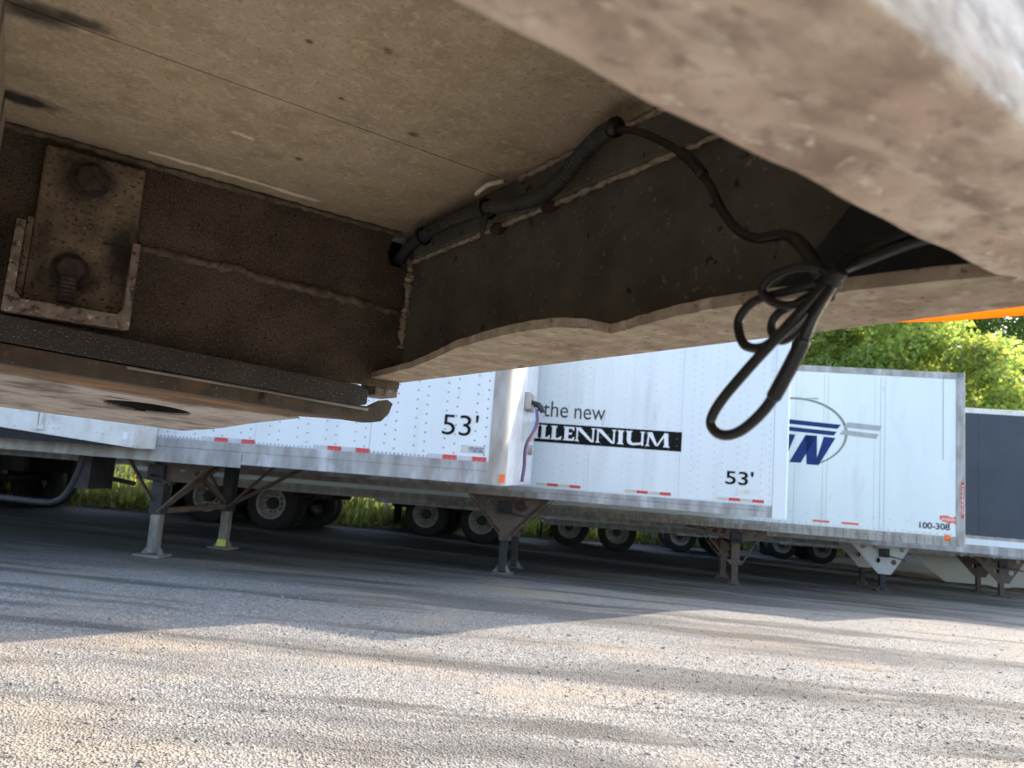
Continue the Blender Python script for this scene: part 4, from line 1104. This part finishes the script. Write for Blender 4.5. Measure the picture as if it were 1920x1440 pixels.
def zp(u): return .068 - .046 * u
def wob(a): return [(x + random.gauss(0, .0012), y + random.gauss(0, .002)) for x, y in a]
def dens(pts, k=6):
    out = []
    for i in range(len(pts)):
        a, b_ = pts[i], pts[(i + 1) % len(pts)]
        for q in range(k): out.append((a[0] + (b_[0] - a[0]) * q / k, a[1] + (b_[1] - a[1]) * q / k))
    return out
pl = wob(dens([(UR, 1.062), (-.3, 1.062), (0, 1.075), (.10, 1.115), (.20, 1.14), (.30, 1.09), (.352, 1.056), (.385, 1.433), (.42, 1.75), (.45, 2.03), (.479, 2.60), (.345, 2.61), (.173, 2.62), (-.03, 2.62), (UR, 2.62)]))
hole = [(.20 + .072 * math.cos(a) * 1.0 + .02 * math.sin(a), 1.42 + .165 * math.sin(a)) for a in [2 * math.pi * k / 28 for k in range(28)]]
me = holed_plate(pl, [hole], .004, lambda a, b_, d: Q(a, b_, zp(a) + d + .0008))
cp = link('coupler_plate', me, 'coupler_underside', near)
hb = [Q(.2 + (a - .2) * 1.001, b_, zp(a) + .0018) for a, b_ in hole]; ht = [Q(a, b_, .115) for a, b_ in hole]; nh = len(hole)
hr = MB(); hr.add(hb + ht, [tuple(range(nh, 2 * nh))] + [(k, (k + 1) % nh, nh + (k + 1) % nh, nh + k) for k in range(nh)]); hr.build('hole_dark_cup', 'black_void', cp)  # black cup added above the hole, its inner shade put into the colour
# rolled front edge of the plate: front face, rusty lower band, end turned up
ends = [(.40, .0495), (.414, .0525), (.4247, .0646), (.4288, .0784), (.4205, .083), (.408, .076), (.399, .0705)]
fm = MB()
loopz = [(UR, zp(UR)), (-.4, zp(-.4)), (0, zp(0)), (.2, zp(.2)), (.3, zp(.3) - .001)] + ends + [(.3, bb(.3) - .002), (.2, bb(.2) - .002), (0, bb(0) - .002), (-.4, bb(-.4) - .002), (UR, bb(UR) - .002)]
me = holed_plate(loopz, [], .030, lambda a, b_, d: Q(a, .901 + d, b_))
link('plate_edge', me, 'coupler_edge', cp)
band = wob(dens([(UR, .9315), (-.4, .9315), (0, .9315), (.2, .9315), (.33, .9315), (.405, .9315), (.405, .96), (.385, .99), (.352, 1.056), (.30, 1.10), (.20, 1.15), (.10, 1.125), (0, 1.085), (-.3, 1.07), (UR, 1.07)], 4))
me = holed_plate(band, [], .014, lambda a, b_, d: Q(a, b_, zp(a) + d + .0035))
link('rust_band', me, 'coupler_rust', cp)
MB().tube([Q(.10, .8965, bb(.10) - .004), Q(.23, .8965, bb(.23) - .003), Q(.391, .8965, bb(.391) - .003)], .0018, 6).build('wire_rod', 'leg_grey', near)
MB().tube([Q(.252, .899, bb(.252) - .004), Q(.253, .897, bb(.252) - .011), Q(.256, .8975, bb(.252) - .017)], [.0035, .005, .004], 7).build('clip', 'worn_bar', near, smooth=True)

# ------------------------------------------------------------------ hose, cable and strap on the near trailer
hz = math.pi / 2 - A
def top_thing(name, loc): return empty(name, (0, 0, 0), (0, 0, hz))
ho = top_thing('corrugated_hose', None)
tag(ho, 'dusty corrugated black hose running along the top of the cross member', 'hose')
hp = [(.445, .965, .298), (.444, .945, .306), (.436, .90, .310), (.43, .8645, .3095), (.425, .7695, .3085), (.42, .6806, .299), (.42, .6257, .2895), (.42, .5819, .2845), (.42, .5517, .2905), (.415, .5105, .3055), (.41, .479, .3115), (.405, .4557, .3095)]
path = catmull([Q(*q) for q in hp], 26)
rr_ = [(.0084 if k % 3 else .0071) for k in range(len(path))]
MB().tube(path, rr_, 12).build('corrugated_tube', 'rubber_hose', ho, smooth=False)
MB().tube([path[-3], path[-1] + Vector((-.001, -.006, -.001))], .0090, 12).build('end_sleeve', 'cable_jacket', ho, smooth=True)
for (u, v, z) in ((.42, .683, .2985), (.43, .86, .309)):
    mb = MB(); ang = [2 * math.pi * k / 14 for k in range(15)]
    mb.tube([Q(u + .0112 * math.cos(a), v, z + .0112 * math.sin(a)) for a in ang], .0022, 6); mb.build('tie', 'cable_jacket', ho, smooth=True)
mb = MB(); mb.add([Q(.415, .692, .289), Q(.415, .672, .289), Q(.414, .683, .262), Q(.418, .692, .289), Q(.418, .672, .289), Q(.417, .681, .262)], [(0, 1, 2), (5, 4, 3), (0, 3, 4, 1), (1, 4, 5, 2), (2, 5, 3, 0)])
mb.build('tie_tail', 'rubber_hose', ho)
MB().tube(catmull([Q(.425, .712, .327), Q(.415, .70, .320), (Q(.41, .688, .318)), Q(.412, .672, .322), Q(.425, .66, .327)], 5), .003, 6).build('clip', 'scraped_paint', ho, smooth=True)

ca = top_thing('electric_cable', None)
tag(ca, 'black electric cable hanging in a bundle of loops below the flange', 'cable')
cp_ = [(.407, .470, .3105), (.405, .4557, .3075), (.40, .4228, .2933), (.40, .3942, .2752), (.40, .3704, .2568), (.40, .3563, .2435), (.40, .3399, .2216), (.395, .3225, .195), (.39, .3041, .1747), (.38, .2813, .1613), (.37, .2549, .1551), (.36, .2355, .141), (.35, .2204, .1237), (.338, .2060, .1105)]
path = catmull([Q(*q) for q in cp_], 8)
MB().tube(path, .0033, 10).build('feed', 'cable_jacket', ca, smooth=True)
MB().tube(path[32:46], .0044, 10).build('splice', 'cable_jacket', ca, smooth=True)
MB().tube(path[84:], .0041, 10).build('sleeve', 'cable_jacket', ca, smooth=True)
big = [(.33, .200, .1095), (.32, .2097, .0895), (.32, .2247, .0773), (.32, .2422, .0615), (.32, .2574, .0461), (.32, .2631, .0357), (.32, .2583, .0292), (.32, .2493, .0283), (.32, .2392, .0326), (.32, .2266, .0437), (.32, .2163, .0598), (.32, .2077, .0755), (.322, .2032, .0886), (.331, .198, .1075)]
path = catmull([Q(*q) for q in big], 10)
MB().tube(path, .0029, 12).build('loop', 'cable_jacket', ca, smooth=True)
MB().tube(path[92:112], [.0031] + [.0039] * 18 + [.0033], 12).build('splice', 'cable_jacket', ca, smooth=True)
lB = [(.333, .2046, .1085), (.333, .2262, .1069), (.33, .2445, .1038), (.329, .2537, .0943), (.328, .2506, .0817), (.326, .2416, .0763), (.327, .2317, .0782), (.328, .2162, .0923), (.333, .2031, .1064)]
MB().tube(catmull([Q(*q) for q in lB], 10), .0027, 10).build('loop', 'cable_jacket', ca, smooth=True)
lC = [(.336, .2015, .1079), (.334, .2194, .1004), (.333, .2321, .095), (.332, .2344, .0865), (.331, .2283, .080), (.331, .2188, .0832), (.332, .2071, .0957), (.336, .1986, .1074)]
MB().tube(catmull([Q(*q) for q in lC], 10), .0025, 10).build('loop', 'cable_jacket', ca, smooth=True)
lD = [(.336, .203, .110), (.326, .207, .098), (.324, .216, .085), (.323, .224, .080), (.323, .232, .0735)]
MB().tube(catmull([Q(*q) for q in lD], 8), .0028, 10).build('strand', 'cable_jacket', ca, smooth=True)
MB().tube(catmull([Q(.345, .212, .113), Q(.338, .205, .1095), Q(.330, .198, .1085), Q(.328, .193, .111)], 6), [.0042] * 4 + [.0056] * 10 + [.0042] * 5, 10).build('knot', 'cable_jacket', ca, smooth=True)
for q, (du, dz) in enumerate(((0, 0), (.004, .006))):
    tl = [(.333, .203, .1095), (.345 + du, .205, .117 + dz), (.36 + du, .1989, .1248 + dz), (.362, .1768, .1301 + dz), (.365, .158, .134 + dz), (.37, .14, .15)]
    MB().tube(catmull([Q(*w_) for w_ in tl], 6), .003, 8).build('strand', 'cable_jacket', ca, smooth=True)

lE = [(.338, .2015, .1115), (.331, .213, .118), (.327, .229, .116), (.326, .237, .1085), (.328, .231, .1005), (.331, .219, .0985), (.336, .206, .1055)]
MB().tube(catmull([Q(*q) for q in lE], 8), .0025, 10).build('loop', 'cable_jacket', ca, smooth=True)
for q, (u, v, z) in enumerate(((.334, .2045, .1065), (.3315, .2075, .1015))):
    MB().tube([Q(u + .0068 * math.cos(a), v + .0055 * math.cos(a) + .004 * math.sin(a), z + .0075 * math.sin(a)) for a in [2 * math.pi * k / 16 for k in range(17)]], .0011, 6).build('tie', 'rubber_hose', ca, smooth=True)
sp = top_thing('orange_strap', None)
tag(sp, 'bright orange webbing strap hanging below the trailer edge at right', 'strap')
mb = MB(); bot = [(.50, .46, .150), (.50, .40, .138), (.50, .33, .1285), (.50, .285, .1275), (.50, .250, .1243), (.50, .2206, .1212), (.50, .195, .1200), (.50, .1746, .1192), (.50, .155, .1186), (.50, .10, .1175), (.50, .04, .117), (.50, -.02, .120)]
bp_ = catmull([Q(*q) for q in bot], 5)
for q in bp_: mb.v += [tuple(q), tuple(q + Vector((.004, 0, .048))), tuple(q + Vector((.0062, 0, .048))), tuple(q + Vector((.0022, 0, 0)))]
for i in range(len(bp_) - 1):
    for k in range(4): mb.f.append((i * 4 + k, i * 4 + (k + 1) % 4, i * 4 + 4 + (k + 1) % 4, i * 4 + 4 + k))
mb.build('webbing', 'orange_webbing', sp, smooth=False)
